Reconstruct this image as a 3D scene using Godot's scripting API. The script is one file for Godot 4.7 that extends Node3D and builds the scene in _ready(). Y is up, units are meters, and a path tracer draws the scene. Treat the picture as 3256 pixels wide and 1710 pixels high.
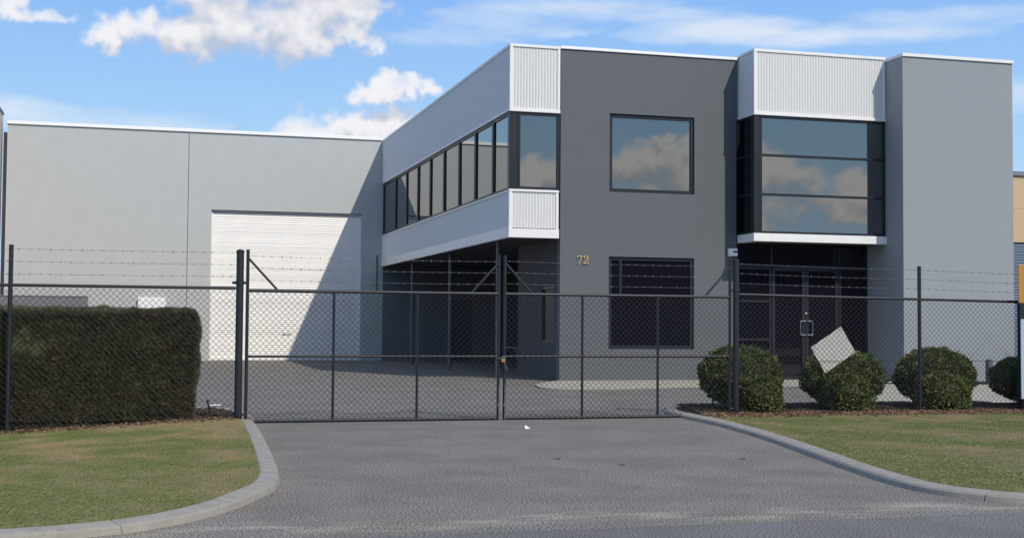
extends Node3D
# Two-storey grey office and warehouse behind a chain-link fence with a double gate.
# World: x runs right along the facades, y up, -z away from the street. Distances "zd" below are -z.

class MB:
	var v := PackedVector3Array()
	var n := PackedVector3Array()
	var c := PackedColorArray()
	var i := PackedInt32Array()
	var col := Color(1, 1, 1)
	func tri(a: Vector3, b: Vector3, d: Vector3, nn: Vector3):
		var s := v.size()
		v.append(a); v.append(b); v.append(d)
		for k in 3: n.append(nn); c.append(col)
		if (b - a).cross(d - a).dot(nn) > 0.0: i.append_array([s, s + 2, s + 1])
		else: i.append_array([s, s + 1, s + 2])
	func quad(a: Vector3, b: Vector3, d: Vector3, e: Vector3, nn: Vector3):
		var s := v.size()
		v.append(a); v.append(b); v.append(d); v.append(e)
		for k in 4: n.append(nn); c.append(col)
		if (b - a).cross(d - a).dot(nn) > 0.0: i.append_array([s, s + 2, s + 1, s, s + 3, s + 2])
		else: i.append_array([s, s + 1, s + 2, s, s + 2, s + 3])
	func quadn(p: Array, nn: Array):
		var s := v.size()
		for k in 4: v.append(p[k]); n.append(nn[k]); c.append(col)
		if (p[1] - p[0]).cross(p[2] - p[0]).dot(nn[0] + nn[2]) > 0.0: i.append_array([s, s + 2, s + 1, s, s + 3, s + 2])
		else: i.append_array([s, s + 1, s + 2, s, s + 2, s + 3])
	# box with chamfered edges; x0..x1, y0..y1, z0..z1
	func box(x0: float, x1: float, y0: float, y1: float, z0: float, z1: float, b := 0.0):
		obox(Vector3((x0 + x1) / 2, (y0 + y1) / 2, (z0 + z1) / 2), Basis.IDENTITY, Vector3(abs(x1 - x0), abs(y1 - y0), abs(z1 - z0)), b)
	func obox(o: Vector3, bs: Basis, size: Vector3, b := 0.0):
		var h := size / 2
		var ax := [bs.x, bs.y, bs.z]
		for k in 3:
			var p: int = (k + 1) % 3
			var q: int = (k + 2) % 3
			for s in [-1.0, 1.0]:
				var f: Vector3 = o + ax[k] * h[k] * s
				var u: Vector3 = ax[p] * (h[p] - b)
				var w: Vector3 = ax[q] * (h[q] - b)
				quad(f - u - w, f + u - w, f + u + w, f - u + w, ax[k] * s)
		if b <= 0.0: return
		for k in 3:   # edges along axis k
			var p: int = (k + 1) % 3
			var q: int = (k + 2) % 3
			for s in [-1.0, 1.0]:
				for t in [-1.0, 1.0]:
					var e: Vector3 = ax[k] * (h[k] - b)
					var a1: Vector3 = o + ax[p] * h[p] * s + ax[q] * (h[q] - b) * t
					var a2: Vector3 = o + ax[p] * (h[p] - b) * s + ax[q] * h[q] * t
					quad(a1 - e, a1 + e, a2 + e, a2 - e, (ax[p] * s + ax[q] * t).normalized())
		for sx in [-1.0, 1.0]:
			for sy in [-1.0, 1.0]:
				for sz in [-1.0, 1.0]:
					var X: Vector3 = ax[0] * sx
					var Y: Vector3 = ax[1] * sy
					var Z: Vector3 = ax[2] * sz
					tri(o + X * h.x + Y * (h.y - b) + Z * (h.z - b), o + X * (h.x - b) + Y * h.y + Z * (h.z - b), o + X * (h.x - b) + Y * (h.y - b) + Z * h.z, (X + Y + Z).normalized())
	func tube(a: Vector3, b: Vector3, r: float, sides := 8, cap := true, r2 := -1.0):
		if r2 < 0.0: r2 = r
		var d := (b - a).normalized()
		var u := d.cross(Vector3.UP if absf(d.y) < 0.9 else Vector3.RIGHT).normalized()
		var w := d.cross(u)
		var s := v.size()
		for k in sides + 1:
			var t := TAU * k / sides
			var nn := u * cos(t) + w * sin(t)
			v.append(a + nn * r); v.append(b + nn * r2)
			n.append(nn); n.append(nn); c.append(col); c.append(col)
		for k in sides:
			var j := s + k * 2
			i.append_array([j, j + 1, j + 2, j + 1, j + 3, j + 2])
		if cap:
			for e in [[a, -d, r], [b, d, r2]]:
				var q := v.size()
				v.append(e[0]); n.append(e[1]); c.append(col)
				for k in sides + 1:
					var t := TAU * k / sides
					v.append(e[0] + (u * cos(t) + w * sin(t)) * e[2]); n.append(e[1]); c.append(col)
				for k in sides: i.append_array([q, q + 1 + k, q + 2 + k])
	# corrugated sheet: u along the sheet across the ribs, w along the ribs, nn outwards
	func corrugated(o: Vector3, u: Vector3, w: Vector3, nn: Vector3, length: float, height: float, pitch: float, amp: float, seg := 6, jig := 0.0, rng: RandomNumberGenerator = null):
		var count := int(length / pitch * seg)
		var step := length / count
		var s := v.size()
		var lean := 0.0
		for k in count + 1:
			if k % seg == 0 and rng: lean = rng.randf_range(-jig, jig)
			var t := TAU * k / seg
			# trapezoid-like wave
			var wave := clampf(cos(t) * 1.6, -1.0, 1.0)
			var slope := -sin(t) * 1.6 * amp * TAU / pitch * (1.0 if absf(cos(t) * 1.6) < 1.0 else 0.25)
			var nrm := (nn - u * (slope + lean)).normalized()
			var p := o + u * step * k + nn * amp * wave
			v.append(p); v.append(p + w * height)
			n.append(nrm); n.append(nrm); c.append(col); c.append(col)
		for k in count:
			var j := s + k * 2
			if u.cross(w).dot(nn) > 0.0: i.append_array([j, j + 1, j + 2, j + 1, j + 3, j + 2])
			else: i.append_array([j, j + 2, j + 1, j + 1, j + 2, j + 3])
	func mesh() -> ArrayMesh:
		var a := []
		a.resize(Mesh.ARRAY_MAX)
		a[Mesh.ARRAY_VERTEX] = v; a[Mesh.ARRAY_NORMAL] = n; a[Mesh.ARRAY_COLOR] = c; a[Mesh.ARRAY_INDEX] = i
		var m := ArrayMesh.new()
		m.add_surface_from_arrays(Mesh.PRIMITIVE_TRIANGLES, a)
		return m

var rng := RandomNumberGenerator.new()
var M := {}
var taken := {}

# ---------------------------------------------------------------- scene-tree helpers
func numbered(called: String) -> String:
	if not taken.has(called):
		taken[called] = 0
		return called
	taken[called] += 1
	return "%s_%03d" % [called, taken[called]]
func thing(called: String, label: String, category: String, at := Vector3.ZERO, group := "") -> Node3D:
	var o := Node3D.new()
	o.name = numbered(called)
	add_child(o)
	o.position = at
	tag(o, label, category, group)
	return o
func tag(o: Node, label: String, category: String, group := ""):
	o.set_meta("label", label); o.set_meta("category", category)
	if group: o.set_meta("group", group)
func part(called: String, mb: MB, m: Material, parent: Node, off := Vector3.ZERO) -> MeshInstance3D:
	var o := MeshInstance3D.new()
	o.name = called if parent != self else numbered(called)
	o.mesh = mb.mesh()
	o.material_override = m
	parent.add_child(o, true)
	o.position = off
	return o
func struct(called: String, mb: MB, m: Material) -> MeshInstance3D:
	var o := part(called, mb, m, self)
	o.set_meta("kind", "structure")
	return o
# parts are modelled in world coordinates: shift them under a thing that stands at its base
func wpart(called: String, mb: MB, m: Material, parent: Node3D) -> MeshInstance3D:
	var off := Vector3.ZERO
	var p: Node = parent
	while p != self:
		off -= (p as Node3D).position
		p = p.get_parent()
	return part(called, mb, m, parent, off)

# ---------------------------------------------------------------- materials
func lin(r: float, g: float, b: float) -> Color:
	return Color(r, g, b).linear_to_srgb()
func grain(seed_: int, freq: float, lo: float, hi: float, size := 256, octaves := 4, tint := Color(1, 1, 1), contrast := 1.0) -> ImageTexture:
	var f := FastNoiseLite.new()
	f.seed = seed_; f.noise_type = FastNoiseLite.TYPE_SIMPLEX; f.frequency = freq
	f.fractal_octaves = octaves
	var img := f.get_seamless_image(size, size)
	img.convert(Image.FORMAT_L8)
	var d := img.get_data()
	var lut := PackedByteArray(); lut.resize(256)
	var lut3 := []
	for k in 256:
		var t := lo + (hi - lo) * clampf((k / 255.0 - 0.5) * contrast + 0.5, 0.0, 1.0)
		var a := Color(t, t, t).linear_to_srgb()
		var b := Color(minf(t * tint.r, 1), minf(t * tint.g, 1), minf(t * tint.b, 1)).linear_to_srgb()
		# low values take the tint, high values stay neutral
		var q := a.lerp(b, 1.0 - k / 255.0)
		lut3.append([int(clampf(q.r, 0, 1) * 255), int(clampf(q.g, 0, 1) * 255), int(clampf(q.b, 0, 1) * 255)])
	var out := PackedByteArray(); out.resize(size * size * 3)
	for k in d.size():
		var e: Array = lut3[d[k]]
		out[k * 3] = e[0]; out[k * 3 + 1] = e[1]; out[k * 3 + 2] = e[2]
	return ImageTexture.create_from_image(Image.create_from_data(size, size, false, Image.FORMAT_RGB8, out))
func mat(c: Color, rough := 0.7, metal := 0.0) -> StandardMaterial3D:
	var m := StandardMaterial3D.new()
	m.albedo_color = c; m.roughness = rough; m.metallic = metal
	return m
func surf(c: Color, rough: float, t1: Texture2D, tile1: float, t2: Texture2D = null, tile2 := 1.0, metal := 0.0) -> StandardMaterial3D:
	var m := mat(c, rough, metal)
	m.albedo_texture = t1
	m.uv1_triplanar = true; m.uv1_world_triplanar = true; m.uv1_scale = Vector3.ONE / tile1
	if t2:
		m.detail_enabled = true; m.detail_albedo = t2; m.detail_blend_mode = BaseMaterial3D.BLEND_MODE_MUL
		m.detail_uv_layer = BaseMaterial3D.DETAIL_UV_2
		m.uv2_triplanar = true; m.uv2_world_triplanar = true; m.uv2_scale = Vector3.ONE / tile2
	return m
func bump(m: StandardMaterial3D, t: Texture2D, cm: float):
	m.heightmap_enabled = true; m.heightmap_texture = t; m.heightmap_scale = cm
func make_materials():
	var fine := grain(11, 0.13, 0.80, 1.0, 256, 3)
	var coarse := grain(12, 0.012, 0.95, 1.0, 512, 5)
	var speck := grain(13, 0.19, 0.12, 1.0, 512, 2, Color(1, 1, 1), 1.7)
	var speck2 := grain(15, 0.05, 0.72, 1.0, 512, 5, Color(1.05, 1.0, 0.92))
	var stain := grain(14, 0.010, 0.70, 1.0, 512, 5, Color(1.03, 1.0, 0.95))
	M.wall_light = surf(lin(0.535, 0.56, 0.555), 0.8, fine, 0.7, coarse, 5.0); bump(M.wall_light, fine, 0.12)
	M.wall_dark = surf(lin(0.122, 0.134, 0.146), 0.75, fine, 0.7, coarse, 4.0); bump(M.wall_dark, fine, 0.12)
	M.wall_mid = surf(lin(0.315, 0.34, 0.365), 0.75, fine, 0.7, coarse, 5.0); bump(M.wall_mid, fine, 0.12)
	M.carport = surf(lin(0.06, 0.068, 0.08), 0.8, fine, 0.7, coarse, 5.0)  # carport shade put into the colour of the walls and side door
	M.carport_rear_shaded = surf(lin(0.15, 0.168, 0.19), 0.8, fine, 0.7, coarse, 5.0)  # darker copy of the warehouse wall, with the carport shade in its colour
	M.screen = surf(lin(0.20, 0.20, 0.225), 0.8, fine, 0.7, coarse, 5.0)
	M.dull_glass = mat(lin(0.008, 0.009, 0.012), 0.5)  # no film: dark and matte so the pane mirrors nothing bright
	M.bollard = mat(lin(0.10, 0.11, 0.13), 0.5)
	M.wall_bluegrey = surf(lin(0.22, 0.25, 0.29), 0.8, fine, 0.7, coarse, 5.0)  # blue-grey of gutters, roof edges, capping and inner walls
	M.cap = mat(lin(0.90, 0.90, 0.88), 0.45)
	M.zinc = surf(lin(0.72, 0.725, 0.71), 0.6, coarse, 1.7, null, 1.0, 0.08); M.zinc.metallic_specular = 0.3
	M.trim = surf(lin(0.82, 0.82, 0.80), 0.5, coarse, 2.3, null, 1.0, 0.05)
	M.shutter = surf(lin(0.90, 0.88, 0.84), 0.40, coarse, 3.1)
	M.frame = mat(lin(0.015, 0.017, 0.022), 0.4, 0.1)
	M.glass = mat(lin(0.265, 0.262, 0.245), 0.012, 1.0)
	M.dark_glass = mat(lin(0.006, 0.007, 0.010), 0.03)
	M.sealant = mat(lin(0.05, 0.05, 0.05), 0.9)
	M.black_steel = surf(lin(0.018, 0.021, 0.027), 0.45, coarse, 0.6)
	M.wire = mat(lin(0.014, 0.016, 0.020), 0.5)
	M.galv = mat(lin(0.17, 0.17, 0.18), 0.5, 0.4)
	M.chrome = mat(lin(0.75, 0.75, 0.74), 0.15, 1.0)
	M.brass = mat(lin(0.55, 0.36, 0.13), 0.35, 0.6)
	M.gold = mat(lin(0.48, 0.34, 0.17), 0.5, 0.1)
	M.white_plastic = mat(lin(0.85, 0.86, 0.86), 0.4)
	M.blue_print = mat(lin(0.03, 0.06, 0.16), 0.5)
	M.soffit = surf(lin(0.06, 0.06, 0.068), 0.8, fine, 1.0)  # darkened colour deepens the shade under the wing
	M.column = mat(lin(0.10, 0.10, 0.11), 0.5)
	M.asphalt = surf(lin(0.60, 0.565, 0.50), 0.9, speck, 2.4, stain, 7.0); bump(M.asphalt, speck, 0.5)
	M.road = surf(lin(0.30, 0.292, 0.285), 0.88, speck, 2.0, stain, 9.0); bump(M.road, speck, 0.3)
	M.asphalt.vertex_color_use_as_albedo = true
	M.concrete = surf(lin(0.37, 0.36, 0.33), 0.85, speck2, 0.8, stain, 1.3); bump(M.concrete, fine, 0.2)
	M.path = surf(lin(0.47, 0.45, 0.37), 0.85, fine, 0.6, stain, 4.0)
	M.turf = surf(lin(0.20, 0.20, 0.075), 1.0, speck2, 0.7, stain, 2.5)
	M.soil = surf(lin(0.045, 0.032, 0.024), 1.0, speck, 0.5, stain, 1.5); bump(M.soil, speck, 1.5)
	M.earth = surf(lin(0.16, 0.14, 0.10), 1.0, speck, 3.0, stain, 20.0)
	M.leafy = mat(Color.WHITE, 0.7); M.leafy.vertex_color_use_as_albedo = true
	M.leafy.backlight_enabled = true; M.leafy.backlight = Color(0.1, 0.12, 0.04)
	M.dry = mat(Color.WHITE, 0.8); M.dry.vertex_color_use_as_albedo = true
	M.core = mat(lin(0.075, 0.080, 0.038), 1.0)
	M.twig = mat(lin(0.10, 0.065, 0.04), 0.9)
	M.board = surf(lin(0.55, 0.57, 0.52), 0.5, coarse, 0.9)
	M.cream = surf(lin(0.62, 0.47, 0.26), 0.8, fine, 0.8, coarse, 5.0)
	M.cream_pale = surf(lin(0.62, 0.58, 0.50), 0.8, fine, 0.8, coarse, 5.0)
	M.blue_door = mat(lin(0.16, 0.20, 0.28), 0.5)
	M.orange = mat(lin(0.46, 0.235, 0.04), 0.5)
	M.black_print = mat(lin(0.012, 0.012, 0.016), 0.5)
	M.pale_print = mat(lin(0.42, 0.48, 0.56), 0.5)
	M.brown = mat(lin(0.05, 0.03, 0.025), 0.6)
	M.opposite = surf(lin(0.16, 0.15, 0.14), 0.9, fine, 1.0, coarse, 6.0)
	M.roofing = mat(lin(0.45, 0.46, 0.47), 0.5)
	M.sand = surf(lin(0.36, 0.32, 0.25), 1.0, speck, 0.9)

# ---------------------------------------------------------------- sky
const CUMULUS := [[-1.2, 11.9, 1.48, 0.66, 1.0], [0.0, 12.2, 1.91, 0.78, 1.0], [2.0, 12.1, 2.43, 1.04, 1.0], [4.0, 12.5, 2.6, 1.35, 1.0], [6.0, 12.8, 2.95, 1.39, 1.0], [8.1, 12.2, 1.48, 0.73, 1.0], [7.9, 13.5, 2.08, 1.04, 1.0], [4.0, 14.1, 3.47, 1.22, 1.0], [5.3, 14.7, 4.51, 1.39, 1.0], [9.9, 9.9, 1.82, 0.35, 1.0], [10.7, 10.2, 1.13, 0.52, 1.0], [9.9, 10.5, 0.56, 0.45, 0.9], [11.4, 10.0, 0.95, 0.38, 1.0], [9.2, 10.1, 0.87, 0.28, 0.8], [8.8, 8.3, 3.6, 1.0, 1.15], [10.6, 8.6, 2.3, 0.8, 1.1], [6.7, 8.0, 2.2, 0.6, 0.9], [11.6, 8.2, 2.2, 0.78, 1.1], [-5.8, 12.7, 1.04, 0.52, 0.8], [-4.3, 12.7, 1.22, 0.35, 0.6],
	[153.0, 6.6, 1.39, 1.04, 1.0], [151.8, 6.3, 1.22, 0.69, 1.0], [151.2, 5.8, 1.04, 0.69, 0.9], [149.4, 5.7, 1.22, 0.87, 1.0], [150.2, 5.1, 1.56, 0.61, 0.9], [152.8, 5.1, 1.91, 0.52, 0.8], [149.7, 4.6, 1.74, 0.35, 0.7], [153.3, 4.3, 1.04, 0.43, 0.9], [158.2, 6.9, 3.3, 1.35, 1.15], [156.6, 7.3, 1.7, 0.95, 1.1], [160.2, 6.8, 1.8, 0.9, 1.1], [158.3, 8.2, 1.2, 0.5, 1.0], [157.3, 5.2, 2.2, 0.35, 0.8], [163.3, 6.3, 1.22, 0.69, 1.0], [162.6, 6.7, 0.69, 0.69, 1.0]]
const WISPS := [[23.1, 13.3, 2.6, 0.52, 0.5], [24.6, 12.7, 3.6, 0.75, 0.9], [28.7, 12.2, 3.47, 0.43, 0.6], [31.1, 12.2, 3.82, 0.38, 0.5], [19.3, 13.7, 4.34, 0.52, 0.35], [-4.9, 8.5, 2.95, 0.61, 0.6], [-2.0, 8.4, 3.82, 0.43, 0.35], [14.9, 13.0, 3.47, 0.52, 0.25], [36.8, 9.4, 1.04, 0.69, 0.5], [34.3, 12.8, 3.47, 0.43, 0.3], [12.3, 12.3, 2.6, 0.35, 0.2]]
func stamp(buf: PackedFloat32Array, W: int, rows: int, e: Array):
	var ppd := W / 360.0
	var ca := cos(deg_to_rad(e[1]))
	var rx: float = e[2] / maxf(ca, 0.2) * 1.45
	var ry: float = e[3] * 1.45
	var y0 := maxi(int((90.0 - e[1] - ry) * ppd), 0)
	var y1 := mini(int((90.0 - e[1] + ry) * ppd), rows - 1)
	var x0 := int(floor((e[0] - rx) * ppd))
	var x1 := int(floor((e[0] + rx) * ppd))
	for y in range(y0, y1 + 1):
		var dy: float = ((90.0 - y / ppd) - e[1]) / (ry / 1.45)
		if dy < 0.0: dy *= 1.12
		for x in range(x0, x1 + 1):
			var dx: float = (x / ppd - e[0]) / (rx / 1.45)
			var r := dx * dx + dy * dy
			if r < 2.1:
				var b: float = (1.0 - r) * e[4]
				var at := y * W + posmod(x, W)
				if b > buf[at]: buf[at] = b
func make_sky() -> Sky:
	var W := 4096
	var H := 2048
	var rows := 1024
	var lump := PackedFloat32Array(); lump.resize(W * rows); lump.fill(-2.0)
	var wisp := PackedFloat32Array(); wisp.resize(W * rows); wisp.fill(-2.0)
	for e in CUMULUS: stamp(lump, W, rows, e)
	for e in WISPS: stamp(wisp, W, rows, e)
	var r := RandomNumberGenerator.new(); r.seed = 77
	for k in 60:    # the same kind of sky all round
		var az := r.randf_range(-180, 180)
		var el := r.randf_range(7, 58)
		if az > -16 and az < 46 and el < 22: continue
		if az > 138 and az < 174 and el < 17: continue
		var big := 0.7 + el / 18.0
		for j in r.randi_range(5, 8):
			stamp(lump, W, rows, [az + r.randf_range(-3.2, 3.2) * big / cos(deg_to_rad(el)), el + r.randf_range(-0.7, 0.9) * big, r.randf_range(1.0, 2.6) * big, r.randf_range(0.45, 1.0) * big, 1.0])
	for k in 14:
		var az := r.randf_range(50, 345)
		var el := r.randf_range(10, 50)
		stamp(wisp, W, rows, [az - 180.0 if az > 180 else az, el, r.randf_range(4, 9), r.randf_range(0.5, 1.6), r.randf_range(0.3, 0.6)])
	var fb := FastNoiseLite.new()
	fb.seed = 5; fb.noise_type = FastNoiseLite.TYPE_SIMPLEX_SMOOTH; fb.frequency = 16.0; fb.fractal_octaves = 6; fb.fractal_gain = 0.5
	var fd := FastNoiseLite.new()
	fd.seed = 6; fd.noise_type = FastNoiseLite.TYPE_SIMPLEX_SMOOTH; fd.frequency = 62.0; fd.fractal_octaves = 4; fd.fractal_gain = 0.62
	var fw := FastNoiseLite.new()
	fw.seed = 9; fw.noise_type = FastNoiseLite.TYPE_SIMPLEX_SMOOTH; fw.frequency = 9.0; fw.fractal_octaves = 6; fw.fractal_gain = 0.6
	var ramp := Gradient.new()
	ramp.offsets = PackedFloat32Array([0.0, 0.085, 0.155, 0.33, 1.0])
	ramp.colors = PackedColorArray([Color(0.54, 0.74, 0.95), Color(0.41, 0.66, 0.96), Color(0.255, 0.50, 0.92), Color(0.16, 0.33, 0.72), Color(0.12, 0.235, 0.52)])
	var img := Image.create(W, H, false, Image.FORMAT_RGB8)
	img.fill_rect(Rect2i(0, rows, W, H - rows), Color(0.20, 0.19, 0.18).linear_to_srgb())
	var cs := PackedFloat32Array(); cs.resize(W)
	var sn := PackedFloat32Array(); sn.resize(W)
	for x in W:
		var az := (x + 0.5) / W * TAU
		cs[x] = cos(az); sn[x] = sin(az)
	for y in rows:
		var el := PI / 2 - (y + 0.5) / H * PI
		var base := ramp.sample(el / (PI / 2))
		img.fill_rect(Rect2i(0, y, W, 1), base.linear_to_srgb())
		var ce := cos(el)
		var se := sin(el)
		for x in W:
			var at := y * W + x
			var b := lump[at]
			var w := wisp[at]
			if b < -1.5 and w < -1.5: continue
			var d := Vector3(sn[x] * ce, se, -cs[x] * ce)
			var col := base
			if w > -1.5:
				var nw := fw.get_noise_3d(d.x * 1.0 + d.y * 1.6, d.y * 5.5, d.z + d.y)
				var a := clampf((w + 0.35) * 0.75 + nw * 0.75, 0.0, 1.0)
				col = col.lerp(Color(0.80, 0.86, 0.95), a * 0.8)
			if b > -1.5:
				var nb := fb.get_noise_3dv(d)
				var wx := int(fw.get_noise_3d(d.x * 2.2, d.y * 2.2 + 3.0, d.z * 2.2) * 26.0 + fd.get_noise_3d(d.z, d.x + 2.0, d.y) * 8.0)
				var wy := int(fw.get_noise_3d(d.x * 2.2 + 5.0, d.y * 2.2, d.z * 2.2) * 13.0 + fd.get_noise_3d(d.y, d.z, d.x + 4.0) * 5.0)
				var sat := clampi(y + wy, 0, rows - 1) * W + posmod(x + wx, W)
				b = maxf(lump[sat], -1.1)
				var nd := fd.get_noise_3dv(d)
				var t := clampf((b + nb * 0.9 + nd * 0.5 + 0.52) / 1.45, 0.0, 1.0)
				t = t * t * (3.0 - 2.0 * t)
				if t > 0.003:
					var up := fb.get_noise_3d(d.x + 0.006, d.y + 0.012, d.z)
					var above := maxf(lump[maxi(sat - 10 * W, 0)], -1.1)
					var lit := clampf(0.60 + (nb - up) * 0.7 + (b - above) * 0.7 - clampf(b, 0.0, 1.0) * 0.12 + nb * 0.2 + nd * 0.5, 0.0, 1.0)
					col = col.lerp(Color(0.56, 0.58, 0.66).lerp(Color(0.94, 0.92, 0.93), lit), t * 0.94)
			img.set_pixel(x, y, col.linear_to_srgb())
	var p := PanoramaSkyMaterial.new()
	p.panorama = ImageTexture.create_from_image(img)
	var s := Sky.new()
	s.sky_material = p
	return s

# ---------------------------------------------------------------- geometry helpers
func smooth(pts: Array, sub := 6) -> PackedVector2Array:
	var out := PackedVector2Array()
	for k in pts.size() - 1:
		var a: Vector2 = pts[maxi(k - 1, 0)]
		var b: Vector2 = pts[k]
		var c: Vector2 = pts[k + 1]
		var d: Vector2 = pts[mini(k + 2, pts.size() - 1)]
		for j in sub: out.append(b.cubic_interpolate(c, a, d, float(j) / sub))
	out.append(pts[pts.size() - 1])
	return out
# side = +1: inside lies to the left of the walking direction seen in (x, zd)
func offset_line(p: PackedVector2Array, by: float, side: float) -> PackedVector2Array:
	var out := PackedVector2Array()
	for k in p.size():
		var t := (p[mini(k + 1, p.size() - 1)] - p[maxi(k - 1, 0)]).normalized()
		out.append(p[k] + Vector2(-t.y, t.x) * by * side)
	return out
func kerb(called: String, p: PackedVector2Array, side: float, ends: Array):
	var prof := [[0.0, -0.05], [0.0, 0.004], [0.014, 0.044], [0.034, 0.060], [0.09, 0.068], [0.16, 0.076], [0.18, 0.072], [0.185, -0.05]]
	var root := Node3D.new()
	root.name = numbered(called)
	root.set_meta("kind", "structure")
	add_child(root)
	var run := 0.0
	var start := 0
	var which := 0
	var cut := false
	var k := 0
	while k < p.size() - 1:
		run += p[k].distance_to(p[k + 1])
		k += 1
		if run > ends[which % ends.size()] or k == p.size() - 1:
			var mb := MB.new()
			var rows := []
			for j in range(start, k + 1):
				var t := (p[mini(j + 1, p.size() - 1)] - p[maxi(j - 1, 0)]).normalized()
				var nn := Vector2(-t.y, t.x) * side
				var q := p[j]
				if j == start and start > 0: q += t * 0.012
				var ring := []
				for e in prof: ring.append(Vector3(q.x + nn.x * e[0], e[1] + rng.randf_range(-0.0012, 0.0012), -(q.y + nn.y * e[0])))
				rows.append(ring)
			for j in rows.size() - 1:
				for e in prof.size() - 1:
					var a: Vector3 = rows[j][e]
					var b: Vector3 = rows[j][e + 1]
					var c: Vector3 = rows[j + 1][e + 1]
					var d: Vector3 = rows[j + 1][e]
					var nrm := (b - a).cross(d - a).normalized()
					if e > 0 and e < prof.size() - 2 and nrm.y < 0.0: nrm = -nrm
					mb.quad(a, b, c, d, nrm)
			for j in [0, rows.size() - 1]:
				for e in range(1, prof.size() - 1): mb.tri(rows[j][0], rows[j][e], rows[j][e + 1], Vector3(0, 0, 1))
			part("kerb_section", mb, M.concrete, root)
			start = k; run = 0.0; which += 1
func flat_poly(poly: PackedVector2Array, y: Callable) -> MB:
	var mb := MB.new()
	var t := Geometry2D.triangulate_polygon(poly)
	for k in range(0, t.size(), 3):
		var p := []
		for j in 3:
			var q := poly[t[k + j]]
			p.append(Vector3(q.x, y.call(q), -q.y))
		mb.tri(p[0], p[1], p[2], Vector3.UP)
	return mb
func grid_poly(poly: PackedVector2Array, box: Rect2, y: Callable) -> MB:
	var mb := MB.new()
	var step := 0.5
	for j in int(box.size.y / step):
		for i in int(box.size.x / step):
			var o := box.position + Vector2(i, j) * step
			var cell := PackedVector2Array([o, o + Vector2(step, 0), o + Vector2(step, step), o + Vector2(0, step)])
			for piece in Geometry2D.intersect_polygons(cell, poly):
				var t := Geometry2D.triangulate_polygon(piece)
				for k in range(0, t.size(), 3):
					var p := []
					for e in 3: p.append(Vector3(piece[t[k + e]].x, y.call(piece[t[k + e]]), -piece[t[k + e]].y))
					mb.tri(p[0], p[1], p[2], Vector3.UP)
	return mb
func multi(called: String, mesh: Mesh, m: Material, xf: Array, cols: PackedColorArray, parent: Node) -> MultiMeshInstance3D:
	var mm := MultiMesh.new()
	mm.transform_format = MultiMesh.TRANSFORM_3D
	mm.use_colors = true
	mm.mesh = mesh
	mm.instance_count = xf.size()
	for k in xf.size():
		mm.set_instance_transform(k, xf[k])
		mm.set_instance_color(k, cols[k])
	var o := MultiMeshInstance3D.new()
	o.name = called if parent != self else numbered(called)
	o.multimesh = mm
	o.material_override = m
	o.set_meta("kind", "stuff")
	parent.add_child(o, true)
	return o

# ---------------------------------------------------------------- building pieces
func corr_part(called: String, o: Vector3, u: Vector3, w: Vector3, nn: Vector3, l: float, h: float, parent: Node3D, m: Material, pitch := 0.076, amp := 0.0065):
	var mb := MB.new()
	mb.corrugated(o, u, w, nn, l, h, pitch, amp, 6)
	wpart(called, mb, m, parent)
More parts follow.
